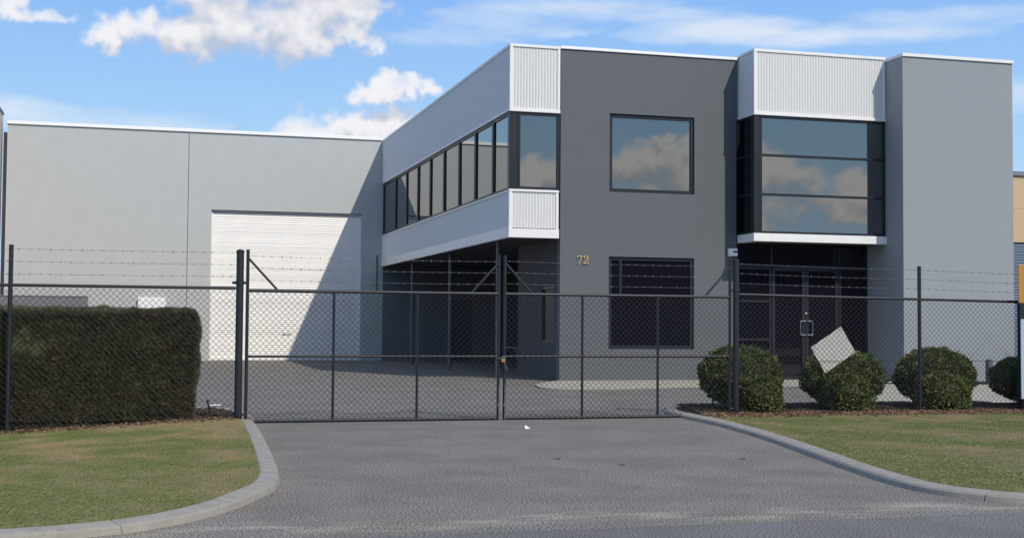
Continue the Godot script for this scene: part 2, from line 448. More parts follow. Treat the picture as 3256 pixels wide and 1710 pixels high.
# a framed window lying in a plane: o = lower left corner, u right, nn outwards; bars in u and height
func window(parent: Node3D, o: Vector3, u: Vector3, nn: Vector3, w: float, h: float, fw: float, depth: float, glass: Material, vbars := [], hbars := [], bulge := 0.0, called := "window"):
	var r := Node3D.new()
	r.name = called
	parent.add_child(r, true)
	r.position = o - parent.position
	var fr := MB.new()
	var bs := Basis(u, Vector3.UP, nn)
	var bar := func(mb: MB, x0: float, x1: float, y0: float, y1: float, d: float):
		mb.obox(o + u * (x0 + x1) / 2 + Vector3.UP * (y0 + y1) / 2 + nn * (d / 2 - depth), bs, Vector3(x1 - x0, y1 - y0, d), 0.004)
	bar.call(fr, 0.0, w, 0.0, fw, 0.06)
	bar.call(fr, 0.0, w, h - fw, h, 0.06)
	bar.call(fr, 0.0, fw, fw, h - fw, 0.06)
	bar.call(fr, w - fw, w, fw, h - fw, 0.06)
	wpart("frame", fr, M.frame, r)
	for x in vbars:
		var mb := MB.new()
		bar.call(mb, x - fw / 2, x + fw / 2, fw, h - fw, 0.056)
		wpart("mullion", mb, M.frame, r)
	for y in hbars:
		var mb := MB.new()
		bar.call(mb, fw, w - fw, y - fw / 2, y + fw / 2, 0.052)
		wpart("transom", mb, M.frame, r)
	var xs := [0.0] + vbars + [w]
	var ys := [0.0] + hbars + [h]
	for a in xs.size() - 1:
		for b in ys.size() - 1:
			var mb := MB.new()
			var nu := 24 if bulge != 0.0 else 1
			var x0: float = xs[a] + 0.01
			var x1: float = xs[a + 1] - 0.01
			var y0: float = ys[b] + 0.01
			var y1: float = ys[b + 1] - 0.01
			var tx := rng.randf_range(-0.002, 0.002)
			var ty := rng.randf_range(-0.002, 0.002)
			var pt := func(s: float, t: float) -> Vector3:
				var z := bulge * (1.0 - pow(2 * s - 1, 2)) * (1.0 - pow(2 * t - 1, 2)) + tx * (s - 0.5) * (x1 - x0) + ty * (t - 0.5) * (y1 - y0)
				return o + u * lerpf(x0, x1, s) + Vector3.UP * lerpf(y0, y1, t) + nn * (0.02 - depth + z)
			for s in nu:
				for t in nu:
					var ps := [pt.call(float(s) / nu, float(t) / nu), pt.call(float(s + 1) / nu, float(t) / nu), pt.call(float(s + 1) / nu, float(t + 1) / nu), pt.call(float(s) / nu, float(t + 1) / nu)]
					var ns := []
					for q in [[s, t], [s + 1, t], [s + 1, t + 1], [s, t + 1]]:
						var S: float = float(q[0]) / nu
						var T: float = float(q[1]) / nu
						var du: Vector3 = pt.call(S + 0.01, T) - pt.call(S - 0.01, T)
						var dv: Vector3 = pt.call(S, T + 0.01) - pt.call(S, T - 0.01)
						ns.append(du.cross(dv).normalized() * signf(du.cross(dv).dot(nn)))
					mb.quadn(ps, ns)
			# back of the pane
			mb.quad(pt.call(0, 0) - nn * 0.012, pt.call(1, 0) - nn * 0.012, pt.call(1, 1) - nn * 0.012, pt.call(0, 1) - nn * 0.012, -nn)
			wpart("pane", mb, glass, r)
	return r
# wall slab between x0..x1, y0..y1, front at z = -zf, thickness t, with openings [x0, x1, y0, y1]
func wall_x(mb: MB, x0: float, x1: float, y0: float, y1: float, zf: float, t: float, holes: Array):
	var xs := [x0, x1]
	for h in holes: xs.append_array([h[0], h[1]])
	xs.sort()
	for k in xs.size() - 1:
		if xs[k + 1] - xs[k] < 0.001: continue
		var mid: float = (xs[k] + xs[k + 1]) / 2
		var cuts := [y0]
		for h in holes:
			if mid > h[0] and mid < h[1]: cuts.append_array([h[2], h[3]])
		cuts.append(y1)
		cuts.sort()
		for j in range(0, cuts.size(), 2):
			if cuts[j + 1] - cuts[j] > 0.001: mb.box(xs[k], xs[k + 1], cuts[j], cuts[j + 1], -zf, -zf - t)

func build_office():
	var b := thing("industrial_building", "two-storey grey office and warehouse with metal cladding and dark windows", "building", Vector3(9.0, 0, -40.0))
	var mb: MB
	# --- warehouse wall at zd 48.5
	mb = MB.new(); wall_x(mb, -4.72, 1.41, -0.2, 8.24, 48.5, 0.2, []); wpart("wall_panel", mb, M.wall_light, b)
	mb = MB.new(); wall_x(mb, 1.43, 8.55, -0.2, 8.24, 48.5, 0.2, [[2.25, 7.73, -0.2, 5.46]]); wpart("wall_panel", mb, M.wall_light, b)
	mb = MB.new(); wall_x(mb, 8.57, 13.6, -0.2, 3.6, 48.5, 0.2, [[11.15, 12.0, -0.2, 2.3]]); wpart("wall_panel", mb, M.carport_rear_shaded, b)
	mb = MB.new(); mb.box(1.40, 1.44, 0, 8.2, -48.53, -48.6); wpart("joint_sealant", mb, M.sealant, b)
	mb = MB.new(); mb.box(8.54, 8.58, 0, 3.5, -48.53, -48.6); wpart("joint_sealant", mb, M.sealant, b)
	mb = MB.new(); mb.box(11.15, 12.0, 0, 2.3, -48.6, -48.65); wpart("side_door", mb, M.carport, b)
	mb = MB.new(); mb.box(-4.76, 8.47, 8.242, 8.36, -48.44, -48.76, 0.008); wpart("roof_capping", mb, M.cap, b)
	mb = MB.new(); mb.box(-4.72, -4.52, -0.2, 8.24, -48.702, -80.0); mb.box(21.2, 21.4, -0.2, 8.0, -48.702, -80.0); mb.box(-4.72, 21.4, -0.2, 8.24, -80.002, -80.2); wpart("rear_wall", mb, M.wall_mid, b)
	mb = MB.new(); mb.box(-4.5, 21.2, 7.9, 8.0, -48.71, -79.99); wpart("roof", mb, M.roofing, b)
	mb = MB.new(); mb.box(-4.86, -4.742, -0.2, 7.95, -48.53, -48.6, 0.004); wpart("gap_shade_strip", mb, M.brown, b)  # dark strip painted in for the shaded gap between the two buildings
	# roller door
	var rd := Node3D.new(); rd.name = "roller_door"; b.add_child(rd); rd.position = Vector3(5.0, 0, -48.6) - b.position
	mb = MB.new()
	mb.corrugated(Vector3(2.2, 0.14, -48.64), Vector3.UP, Vector3.RIGHT, Vector3(0, 0, 1), 5.20, 5.58, 0.076, 0.0045, 6, 0.09, rng)
	wpart("curtain", mb, M.shutter, rd)
	mb = MB.new(); mb.box(2.26, 7.72, 0.01, 0.14, -48.62, -48.68, 0.01); wpart("bottom_rail", mb, M.shutter, rd)
	for x in [2.25, 7.67]:
		mb = MB.new(); mb.box(x, x + 0.06, 0.0, 5.4, -48.6, -48.64, 0.006); wpart("guide", mb, M.trim, rd)
	mb = MB.new(); mb.tube(Vector3(2.2, 5.40, -48.74), Vector3(7.8, 5.40, -48.74), 0.09, 12); wpart("drum", mb, M.zinc, rd)
	mb = MB.new(); mb.box(4.86, 4.96, 0.955, 0.985, -48.61, -48.65, 0.005); mb.box(5.06, 5.16, 0.955, 0.985, -48.61, -48.65, 0.005); mb.box(4.96, 5.06, 0.963, 0.977, -48.615, -48.645); wpart("handle", mb, M.frame, rd)
	mb = MB.new(); wall_x(mb, 2.0, 8.0, 0.0, 5.9, 48.95, 0.05, []); wpart("rear_lining", mb, M.wall_mid, rd)
	# --- upper-storey wing over the carport: x 8.49.., zd 30.6..48.5
	var z0 := 30.6
	var X := 8.49
	var L := 17.9
	corr_part("corrugated_cladding", Vector3(X, 6.66, -z0 - 0.06), Vector3(0, 0, -1), Vector3.UP, Vector3(-1, 0, 0), L - 0.08, 1.52, b, M.zinc)
	corr_part("corrugated_cladding", Vector3(X, 3.76, -z0 - 0.06), Vector3(0, 0, -1), Vector3.UP, Vector3(-1, 0, 0), L - 0.08, 0.86, b, M.zinc)
	corr_part("corrugated_cladding", Vector3(X + 0.05, 6.66, -z0), Vector3(1, 0, 0), Vector3.UP, Vector3(0, 0, 1), 1.18, 1.5, b, M.zinc)
	corr_part("corrugated_cladding", Vector3(X + 0.05, 3.74, -z0), Vector3(1, 0, 0), Vector3.UP, Vector3(0, 0, 1), 1.16, 0.88, b, M.zinc)
	# trims: [x0,x1,y0,y1,zd0,zd1]
	for t in [[X - 0.03, 9.76, 8.17, 8.24, 30.57, 30.66], [X - 0.03, X + 0.06, 8.175, 8.25, 30.66, 48.44], [X - 0.03, 9.76, 6.58, 6.66, 30.565, 30.66], [X - 0.028, X + 0.06, 6.60, 6.66, 30.66, 48.44],
			[X - 0.025, X + 0.06, 6.66, 8.17, 30.575, 30.66], [9.69, 9.755, 6.66, 8.17, 30.575, 30.66],
			[X - 0.025, X + 0.06, 3.72, 4.62, 30.575, 30.66], [9.66, 9.73, 3.72, 4.62, 30.575, 30.66], [X - 0.03, 9.74, 4.62, 4.68, 30.565, 30.66], [X - 0.028, X + 0.06, 4.62, 4.67, 30.66, 48.44],
			[X - 0.035, 9.74, 3.50, 3.72, 30.56, 30.66], [X - 0.033, X + 0.06, 3.505, 3.76, 30.66, 48.44]]:
		mb = MB.new(); mb.box(t[0], t[1], t[2], t[3], -t[4], -t[5], 0.006); wpart("trim", mb, M.trim, b)
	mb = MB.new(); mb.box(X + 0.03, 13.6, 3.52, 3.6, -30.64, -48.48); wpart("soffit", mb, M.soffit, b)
	mb = MB.new(); mb.box(X + 0.08, 13.6, 3.6, 8.0, -30.9, -48.48); wpart("inner_wall", mb, M.wall_bluegrey, b)
	# ribbon of side windows
	var zs := [30.6, 32.36, 34.24, 36.12, 38.1, 40.05, 41.97, 43.92, 45.95, 48.42]
	for k in 9:
		window(b, Vector3(X + 0.05, 4.672, -zs[k + 1] + 0.005 if k < 8 else -48.42), Vector3(0, 0, 1), Vector3(-1, 0, 0), zs[k + 1] - zs[k] - (0.02 if k else 0.22), 1.925, 0.07, 0.03, M.glass)
	mb = MB.new(); mb.box(X - 0.01, X + 0.19, 4.682, 6.578, -30.605, -30.8, 0.008); wpart("corner_post", mb, M.frame, b)
	window(b, Vector3(X + 0.192, 4.682, -30.64), Vector3(1, 0, 0), Vector3(0, 0, 1), 1.08, 1.895, 0.07, 0.03, M.glass)
	# --- dark front panel with two windows
	mb = MB.new(); wall_x(mb, 9.78, 14.5, -0.2, 8.19, 30.6, 0.25, [[11.06, 13.34, 4.70, 6.66], [11.05, 13.335, 0.80, 3.09]]); wpart("front_panel", mb, M.wall_dark, b)
	mb = MB.new(); mb.box(9.76, 14.53, 8.192, 8.265, -30.56, -30.9, 0.006); wpart("roof_capping", mb, M.cap, b)
	window(b, Vector3(11.06, 4.70, -30.6), Vector3.RIGHT, Vector3(0, 0, 1), 2.28, 1.96, 0.09, 0.11, M.glass, [], [], 0.0035)
	var lw = window(b, Vector3(11.05, 0.80, -30.6), Vector3.RIGHT, Vector3(0, 0, 1), 2.285, 2.29, 0.09, 0.11, M.dark_glass)
	# --- ground floor under the wing
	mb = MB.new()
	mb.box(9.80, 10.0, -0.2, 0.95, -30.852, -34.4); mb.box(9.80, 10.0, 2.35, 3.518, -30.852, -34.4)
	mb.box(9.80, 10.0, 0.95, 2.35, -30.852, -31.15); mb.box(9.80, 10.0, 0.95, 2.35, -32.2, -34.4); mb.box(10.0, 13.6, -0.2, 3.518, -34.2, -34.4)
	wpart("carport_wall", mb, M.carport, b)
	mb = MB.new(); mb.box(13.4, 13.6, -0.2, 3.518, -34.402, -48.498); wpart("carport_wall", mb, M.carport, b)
	window(b, Vector3(9.80, 0.95, -32.2), Vector3(0, 0, 1), Vector3(-1, 0, 0), 1.05, 1.4, 0.06, 0.08, M.dull_glass)
	for p in [[8.72, 32.5], [8.82, 38.4], [8.82, 44.2]]:
		mb = MB.new(); mb.tube(Vector3(p[0], 0.0, -p[1]), Vector3(p[0], 3.52, -p[1]), 0.055, 14); mb.box(p[0] - 0.11, p[0] + 0.11, 0.003, 0.018, -p[1] - 0.11, -p[1] + 0.11, 0.003); wpart("column", mb, M.column, b)
	# --- glazed bay over the entrance: x 14.57..18.26, zd 29.7
	corr_part("corrugated_cladding", Vector3(14.62, 6.74, -29.7), Vector3.RIGHT, Vector3.UP, Vector3(0, 0, 1), 3.7, 1.52, b, M.zinc)
	corr_part("corrugated_cladding", Vector3(14.57, 6.74, -29.75), Vector3(0, 0, -1), Vector3.UP, Vector3(-1, 0, 0), 1.2, 1.52, b, M.zinc)
	for t in [[14.54, 18.255, 8.25, 8.325, 29.67, 29.76], [14.54, 14.63, 8.252, 8.327, 29.76, 31.2], [14.54, 18.255, 6.66, 6.74, 29.665, 29.76], [14.543, 14.63, 6.663, 6.74, 29.76, 31.2], [14.545, 14.63, 6.74, 8.25, 29.675, 29.76], [18.19, 18.25, 6.74, 8.25, 29.675, 29.76],
			[14.52, 18.255, 3.50, 3.70, 29.64, 29.8], [14.523, 14.7, 3.503, 3.70, 29.8, 30.598]]:
		mb = MB.new(); mb.box(t[0], t[1], t[2], t[3], -t[4], -t[5], 0.006); wpart("trim", mb, M.trim, b)
	mb = MB.new(); mb.box(14.56, 14.72, 3.702, 6.658, -29.705, -29.86, 0.008); wpart("corner_post", mb, M.frame, b)
	window(b, Vector3(14.722, 3.702, -29.74), Vector3.RIGHT, Vector3(0, 0, 1), 3.53, 2.956, 0.06, 0.03, M.glass, [], [0.98, 1.965])
	window(b, Vector3(14.60, 3.702, -31.15), Vector3(0, 0, 1), Vector3(-1, 0, 0), 1.28, 2.956, 0.06, 0.03, M.dark_glass, [], [0.98, 1.965])
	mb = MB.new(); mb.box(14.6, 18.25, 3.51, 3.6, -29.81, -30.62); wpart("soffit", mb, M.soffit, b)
	mb = MB.new(); mb.box(14.7, 18.25, 3.6, 8.2, -29.95, -48.48); wpart("inner_wall", mb, M.wall_bluegrey, b)
	# --- entrance: sidelights, double door, transom glazing, all at zd 30.62
	var zf := -30.64
	window(b, Vector3(14.50, 0.03, zf), Vector3.RIGHT, Vector3(0, 0, 1), 0.98, 2.88, 0.06, 0.02, M.dark_glass, [], [1.02, 2.0], 0.0, "sidelight")
	window(b, Vector3(14.50, 2.92, zf), Vector3.RIGHT, Vector3(0, 0, 1), 3.76, 0.66, 0.05, 0.02, M.dark_glass, [0.99, 2.92], [], 0.0, "transom_window")
	window(b, Vector3(17.42, 0.03, zf), Vector3.RIGHT, Vector3(0, 0, 1), 0.84, 2.88, 0.06, 0.02, M.dark_glass, [], [], 0.0, "sidelight")
	for k in 2:
		var dx := 15.5 + k * 0.955
		var dn = window(b, Vector3(dx, 0.03, zf), Vector3.RIGHT, Vector3(0, 0, 1), 0.945, 2.88, 0.09, 0.02, M.dark_glass, [], [], 0.0, "entrance_door")
		# square pull handle with rounded corners
		mb = MB.new()
		var sd := 1.0 if k else -1.0
		var hx := 16.455 + sd * 0.175
		var ring := [Vector2(-sd * 0.155, 0.178), Vector2(-sd * 0.03, 0.178), Vector2(-sd * 0.008, 0.168), Vector2(0, 0.145), Vector2(0, -0.145), Vector2(-sd * 0.008, -0.168), Vector2(-sd * 0.03, -0.178), Vector2(-sd * 0.155, -0.178)]
		for j in ring.size() - 1:
			var p1: Vector2 = ring[j]
			var p2: Vector2 = ring[j + 1]
			mb.tube(Vector3(hx + p1.x, 1.355 + p1.y, zf + 0.1), Vector3(hx + p2.x, 1.355 + p2.y, zf + 0.1), 0.015, 8)
		for y in [-0.178, 0.178]: mb.tube(Vector3(hx - sd * 0.14, 1.355 + y, zf), Vector3(hx - sd * 0.14, 1.355 + y, zf + 0.1), 0.012, 6)
		wpart("pull_handle", mb, M.chrome, dn)
	mb = MB.new(); mb.box(16.425, 16.49, 1.72, 1.745, zf + 0.042, zf + 0.055, 0.003); wpart("lock_plate", mb, M.white_plastic, b)
	mb = MB.new(); mb.box(14.5, 18.26, -0.05, 0.03, -30.55, -30.85); wpart("threshold", mb, M.concrete, b)
	# --- right-hand block
	mb = MB.new(); mb.box(18.26, 21.47, -0.2, 8.2, -28.9, -48.4); wpart("end_block", mb, M.wall_mid, b)
	mb = MB.new(); mb.box(18.235, 21.5, 8.202, 8.285, -28.86, -29.2, 0.006); mb.box(18.232, 18.5, 8.2025, 8.282, -29.2, -48.4, 0.006); wpart("roof_capping", mb, M.trim, b)

func text_piece(txt: String, size: float, m: Material, at: Vector3, parent: Node, called: String):
	var f := SystemFont.new()
	f.font_names = PackedStringArray(["Droid Serif"])
	f.font_weight = 700
	var t := TextMesh.new()
	t.text = txt; t.font = f; t.font_size = 64; t.pixel_size = size / 64.0; t.depth = 0.02
	var o := MeshInstance3D.new()
	o.name = called if parent != self else numbered(called)
	o.mesh = t; o.material_override = m
	parent.add_child(o, true)
	o.position = at
	return o

# ---------------------------------------------------------------- fence pieces
const FZ := -18.45
func chain_mesh(x0: float, x1: float, y0: float, y1: float, z: float) -> MB:
	var mb := MB.new()
	var p := 0.0425
	var count := int(round((x1 - x0) / p))
	p = (x1 - x0) / count
	var rows := int(round((y1 - y0) / 0.0425))
	var h := (y1 - y0) / rows
	for k in count:
		for j in rows:
			var a := x0 + (k + ((j + k) & 1)) * p
			var b := x0 + (k + ((j + 1 + k) & 1)) * p
			var za := z + (0.003 if (j + k) & 1 else -0.003)
			var zb := z - (0.003 if (j + k) & 1 else -0.003)
			mb.tube(Vector3(a, y0 + j * h, za), Vector3(b, y0 + (j + 1) * h, zb), 0.0031, 3, false)
	return mb
func barbed(x0: float, x1: float, ya: float, yb: float, z: float, sag := 0.012) -> MB:
	var mb := MB.new()
	var steps := int((x1 - x0) / 0.3) + 1
	var at := func(t: float) -> Vector3: return Vector3(lerpf(x0, x1, t), lerpf(ya, yb, t) - sag * 4.0 * t * (1.0 - t), z)
	for k in steps:
		mb.tube(at.call(float(k) / steps), at.call(float(k + 1) / steps), 0.0016, 4, false)
	var n := int((x1 - x0) / 0.13)
	for k in n:
		var p: Vector3 = at.call((k + 0.5 + rng.randf_range(-0.1, 0.1)) / n)
		mb.tube(p - Vector3(0.014, 0, 0), p + Vector3(0.014, 0, 0), 0.0034, 5)
		for j in 2:
			var d := Vector3(rng.randf_range(-0.4, 0.4), rng.randf_range(-1, 1), rng.randf_range(-1, 1)).normalized() * 0.018
			mb.tube(p - d, p + d, 0.002, 3)
	return mb
func post(mb: MB, x: float, y0: float, y1: float, r: float, z := FZ):
	mb.tube(Vector3(x, y0, z), Vector3(x, y1 - r * 0.5, z), r, 14)
	mb.tube(Vector3(x, y1 - r * 0.9, z), Vector3(x, y1 - r * 0.3, z), r * 1.1, 14)
	mb.tube(Vector3(x, y1 - r * 0.3, z), Vector3(x, y1, z), r * 1.1, 14, true, r * 0.55)
func build_fence():
	var mb: MB
	# left run
	var f := thing("chain_link_fence", "black chain-link fence with barbed wire in front of the clipped hedge", "fence", Vector3(-1.72, 0, FZ))
	mb = MB.new(); post(mb, -1.72, -0.3, 2.40, 0.03); wpart("post", mb, M.black_steel, f)
	mb = MB.new(); post(mb, -4.72, -0.3, 2.40, 0.03); wpart("post", mb, M.black_steel, f)
	mb = MB.new(); mb.tube(Vector3(-5.4, 1.865, FZ), Vector3(1.2, 1.865, FZ), 0.022, 10); wpart("top_rail", mb, M.black_steel, f)
	mb = MB.new(); mb.tube(Vector3(-5.4, -0.02, FZ), Vector3(1.2, 0.03, FZ), 0.003, 4); wpart("tension_wire", mb, M.wire, f)
	wpart("chain_mesh", chain_mesh(-3.0, 1.2, -0.06, 1.86, FZ + 0.026), M.wire, f).set_meta("kind", "stuff")
	for y in [2.355, 2.19, 2.025]: wpart("barbed_wire", barbed(-4.72, 1.21, y, y, FZ - 0.03), M.galv, f)
	# right run
	f = thing("chain_link_fence", "black chain-link fence with barbed wire in front of the round shrubs", "fence", Vector3(11.94, 0, FZ))
	for x in [11.94, 13.80]:
		mb = MB.new(); post(mb, x, -0.3, 2.37 if x < 13 else 1.85, 0.03); wpart("post", mb, M.black_steel, f)
	mb = MB.new(); mb.tube(Vector3(8.79, 1.875, FZ), Vector3(15.6, 1.80, FZ), 0.022, 10); wpart("top_rail", mb, M.black_steel, f)
	mb = MB.new(); mb.tube(Vector3(8.79, 0.86, FZ), Vector3(15.6, 0.85, FZ), 0.0035, 4); mb.tube(Vector3(8.79, 0.04, FZ), Vector3(15.6, 0.02, FZ), 0.003, 4); wpart("tension_wire", mb, M.wire, f)
	wpart("chain_mesh", chain_mesh(8.79, 15.0, 0.0, 1.85, FZ + 0.026), M.wire, f).set_meta("kind", "stuff")
	for y in [2.35, 2.20, 2.05]:
		wpart("barbed_wire", barbed(8.79, 11.94, y, y - 0.04, FZ - 0.03), M.galv, f)
		wpart("barbed_wire", barbed(11.94, 15.5, y - 0.04, y - 0.09, FZ - 0.03), M.galv, f)
	# gate posts
	var gp := thing("gate_post", "thick black gate post beside the left gate leaf and the hedge", "post", Vector3(1.255, 0, FZ), "round steel gate posts")
	mb = MB.new(); post(mb, 1.255, -0.3, 2.40, 0.052); wpart("shaft", mb, M.black_steel, gp)
	for y in [1.94, 0.13]: mb = MB.new(); mb.tube(Vector3(1.255, y - 0.025, FZ), Vector3(1.255, y + 0.025, FZ), 0.06, 14); mb.tube(Vector3(1.255, y, FZ), Vector3(1.36, y, FZ), 0.018, 8); mb.box(1.15, 1.2, y - 0.02, y + 0.02, FZ - 0.015, FZ + 0.015, 0.004); wpart("hinge", mb, M.black_steel, gp)
	gp = thing("gate_post", "thick black gate post beside the right gate leaf and the first round shrub", "post", Vector3(8.735, 0, FZ), "round steel gate posts")
	mb = MB.new(); post(mb, 8.735, -0.3, 2.42, 0.048); wpart("shaft", mb, M.black_steel, gp)
	for y in [1.94, 0.13]: mb = MB.new(); mb.tube(Vector3(8.735, y - 0.025, FZ), Vector3(8.735, y + 0.025, FZ), 0.056, 14); mb.tube(Vector3(8.735, y, FZ), Vector3(8.64, y, FZ), 0.018, 8); wpart("hinge", mb, M.black_steel, gp)
	# gate leaves
	gate_leaf("wide black chain-link gate leaf standing before the white roller door", 1.36, 4.965, [2.56, 3.76], 3.17, true)
	gate_leaf("black chain-link gate leaf standing before the dark wall numbered 72", 5.055, 8.635, [6.25, 7.45], 6.85, false)
	# chain, padlock
	var ch := thing("lock_chain", "steel chain looped round the meeting stiles of the gate", "chain", Vector3(5.01, 0.9, FZ))
	for k in 16:
		var t := TAU * k / 16
		var p := Vector3(5.01 + cos(t) * 0.085, 0.91 + sin(t * 2.0) * 0.012, FZ + sin(t) * 0.055)
		var d := Vector3(-sin(t) * 0.085, 0, cos(t) * 0.055).normalized()
		var side := Vector3.UP if k % 2 else d.cross(Vector3.UP)
		mb = MB.new(); link(mb, p, d, side); wpart("chain_link", mb, M.galv, ch)
	for k in 5:
		mb = MB.new(); link(mb, Vector3(5.045 + 0.008 * k, 0.84 - k * 0.028, FZ + 0.06), Vector3.DOWN, Vector3.RIGHT if k % 2 else Vector3.BACK); wpart("chain_link", mb, M.galv, ch)
	var pl := thing("padlock", "small brass padlock hanging on the gate chain", "padlock", Vector3(5.02, 0.85, FZ + 0.07))
	mb = MB.new(); mb.box(4.99, 5.05, 0.84, 0.895, FZ + 0.055, FZ + 0.08, 0.006); wpart("body", mb, M.brass, pl)
	mb = MB.new()
	for k in 8: mb.tube(Vector3(5.02 - cos(PI * k / 8) * 0.02, 0.895 + sin(PI * k / 8) * 0.035, FZ + 0.068), Vector3(5.02 - cos(PI * (k + 1) / 8) * 0.02, 0.895 + sin(PI * (k + 1) / 8) * 0.035, FZ + 0.068), 0.005, 6)
	wpart("shackle", mb, M.chrome, pl)
func link(mb: MB, p: Vector3, d: Vector3, side: Vector3):
	var pr := Vector3.ZERO
	for k in 9:
		var t := TAU * k / 8
		var q := p + d * cos(t) * 0.02 + side * sin(t) * 0.011
		if k: mb.tube(pr, q, 0.0036, 5, false)
		pr = q
func gate_leaf(label: String, x0: float, x1: float, bars: Array, mid: float, left: bool):
	var g := thing("gate_leaf", label, "gate", Vector3((x0 + x1) / 2, 0.02, FZ), "chain-link gate leaves")
	var mb: MB
	var R := 0.021
	var yb := 0.03
	var yt := 1.835
	for x in [x0, x1]:
		mb = MB.new(); mb.tube(Vector3(x, yb - 0.02, FZ), Vector3(x, 2.385, FZ), R * 1.1, 12); mb.tube(Vector3(x, 2.385, FZ), Vector3(x, 2.40, FZ), R * 1.25, 12); wpart("stile", mb, M.black_steel, g)
	for y in [yb, 0.925, yt]:
		mb = MB.new(); mb.tube(Vector3(x0, y, FZ), Vector3(x1, y, FZ), R * (0.8 if y > 0.5 and y < 1.5 else 1.05), 12); wpart("rail", mb, M.black_steel, g)
	for x in bars:
		mb = MB.new(); mb.tube(Vector3(x, yb, FZ), Vector3(x, yt, FZ), R * 0.9, 10); wpart("bar", mb, M.black_steel, g)
	mb = MB.new(); mb.tube(Vector3(mid, yt, FZ), Vector3(mid, 2.36, FZ), R * 0.85, 10); wpart("barb_upright", mb, M.black_steel, g)
	for s in [[x0, 1.0], [x1, -1.0]]:
		mb = MB.new(); mb.tube(Vector3(s[0], 2.29, FZ), Vector3(s[0] + s[1] * 0.42, yt, FZ), R * 0.8, 10); wpart("brace", mb, M.black_steel, g)
	wpart("chain_mesh", chain_mesh(x0 + 0.01, x1 - 0.01, yb, yt, FZ + 0.024), M.wire, g).set_meta("kind", "stuff")
	for y in [2.315, 2.15, 1.985]: wpart("barbed_wire", barbed(x0, x1, y, y - 0.012, FZ - 0.024), M.galv, g)
	var xs := x1 if left else x0
	mb = MB.new(); mb.tube(Vector3(xs, -0.06, FZ + 0.04), Vector3(xs, 0.5, FZ + 0.04), 0.009, 8); mb.box(xs - 0.02, xs + 0.02, 0.2, 0.24, FZ + 0.02, FZ + 0.055, 0.003); wpart("drop_bolt", mb, M.galv, g)
	if not left:
		mb = MB.new(); mb.tube(Vector3(x0, 1.055, FZ + 0.02), Vector3(x0 + 0.17, 1.055, FZ + 0.02), 0.006, 6); mb.tube(Vector3(x0 + 0.17, 1.06, FZ + 0.02), Vector3(x0 + 0.17, 0.925, FZ + 0.02), 0.006, 6); wpart("latch_guard", mb, M.black_steel, g)

# ---------------------------------------------------------------- plants
func sprig_mesh(blades: int, length: float, width: float, spread: float, seed_: int) -> ArrayMesh:
	var r := RandomNumberGenerator.new(); r.seed = seed_
	var mb := MB.new()
	for k in blades:
		var d := Vector3(r.randf_range(-spread, spread), 1, r.randf_range(-spread, spread)).normalized()
		var s := d.cross(Vector3(r.randf() - 0.5, r.randf() - 0.5, r.randf() - 0.5)).normalized() * width
		var o := Vector3(r.randf_range(-1, 1), 0, r.randf_range(-1, 1)) * length * 0.35
		var l := length * r.randf_range(0.6, 1.1)
		var nn := s.cross(d).normalized()
		mb.tri(o - s, o + s, o + d * l, nn)
	return mb.mesh()
func leaf_mesh(l: float, w: float) -> ArrayMesh:
	var mb := MB.new()
	var a := Vector3(0, 0, 0)
	var b := Vector3(w, l * 0.45, 0.15 * w)
	var c := Vector3(0, l, 0.1 * l)
	var d := Vector3(-w, l * 0.45, 0.15 * w)
	var m := Vector3(0, l * 0.5, -0.12 * w)
	for t in [[a, b, m], [b, c, m], [c, d, m], [d, a, m]]:
		var nn: Vector3 = (t[1] - t[0]).cross(t[2] - t[0]).normalized()
		if nn.z > 0: nn = -nn
		mb.tri(t[0], t[1], t[2], nn)
	return mb.mesh()
func aim(d: Vector3, spin: float) -> Basis:
	var u := d.cross(Vector3(0.31, 0.77, 0.55)).normalized()
	return Basis(u, d, u.cross(d)).rotated(d, spin)
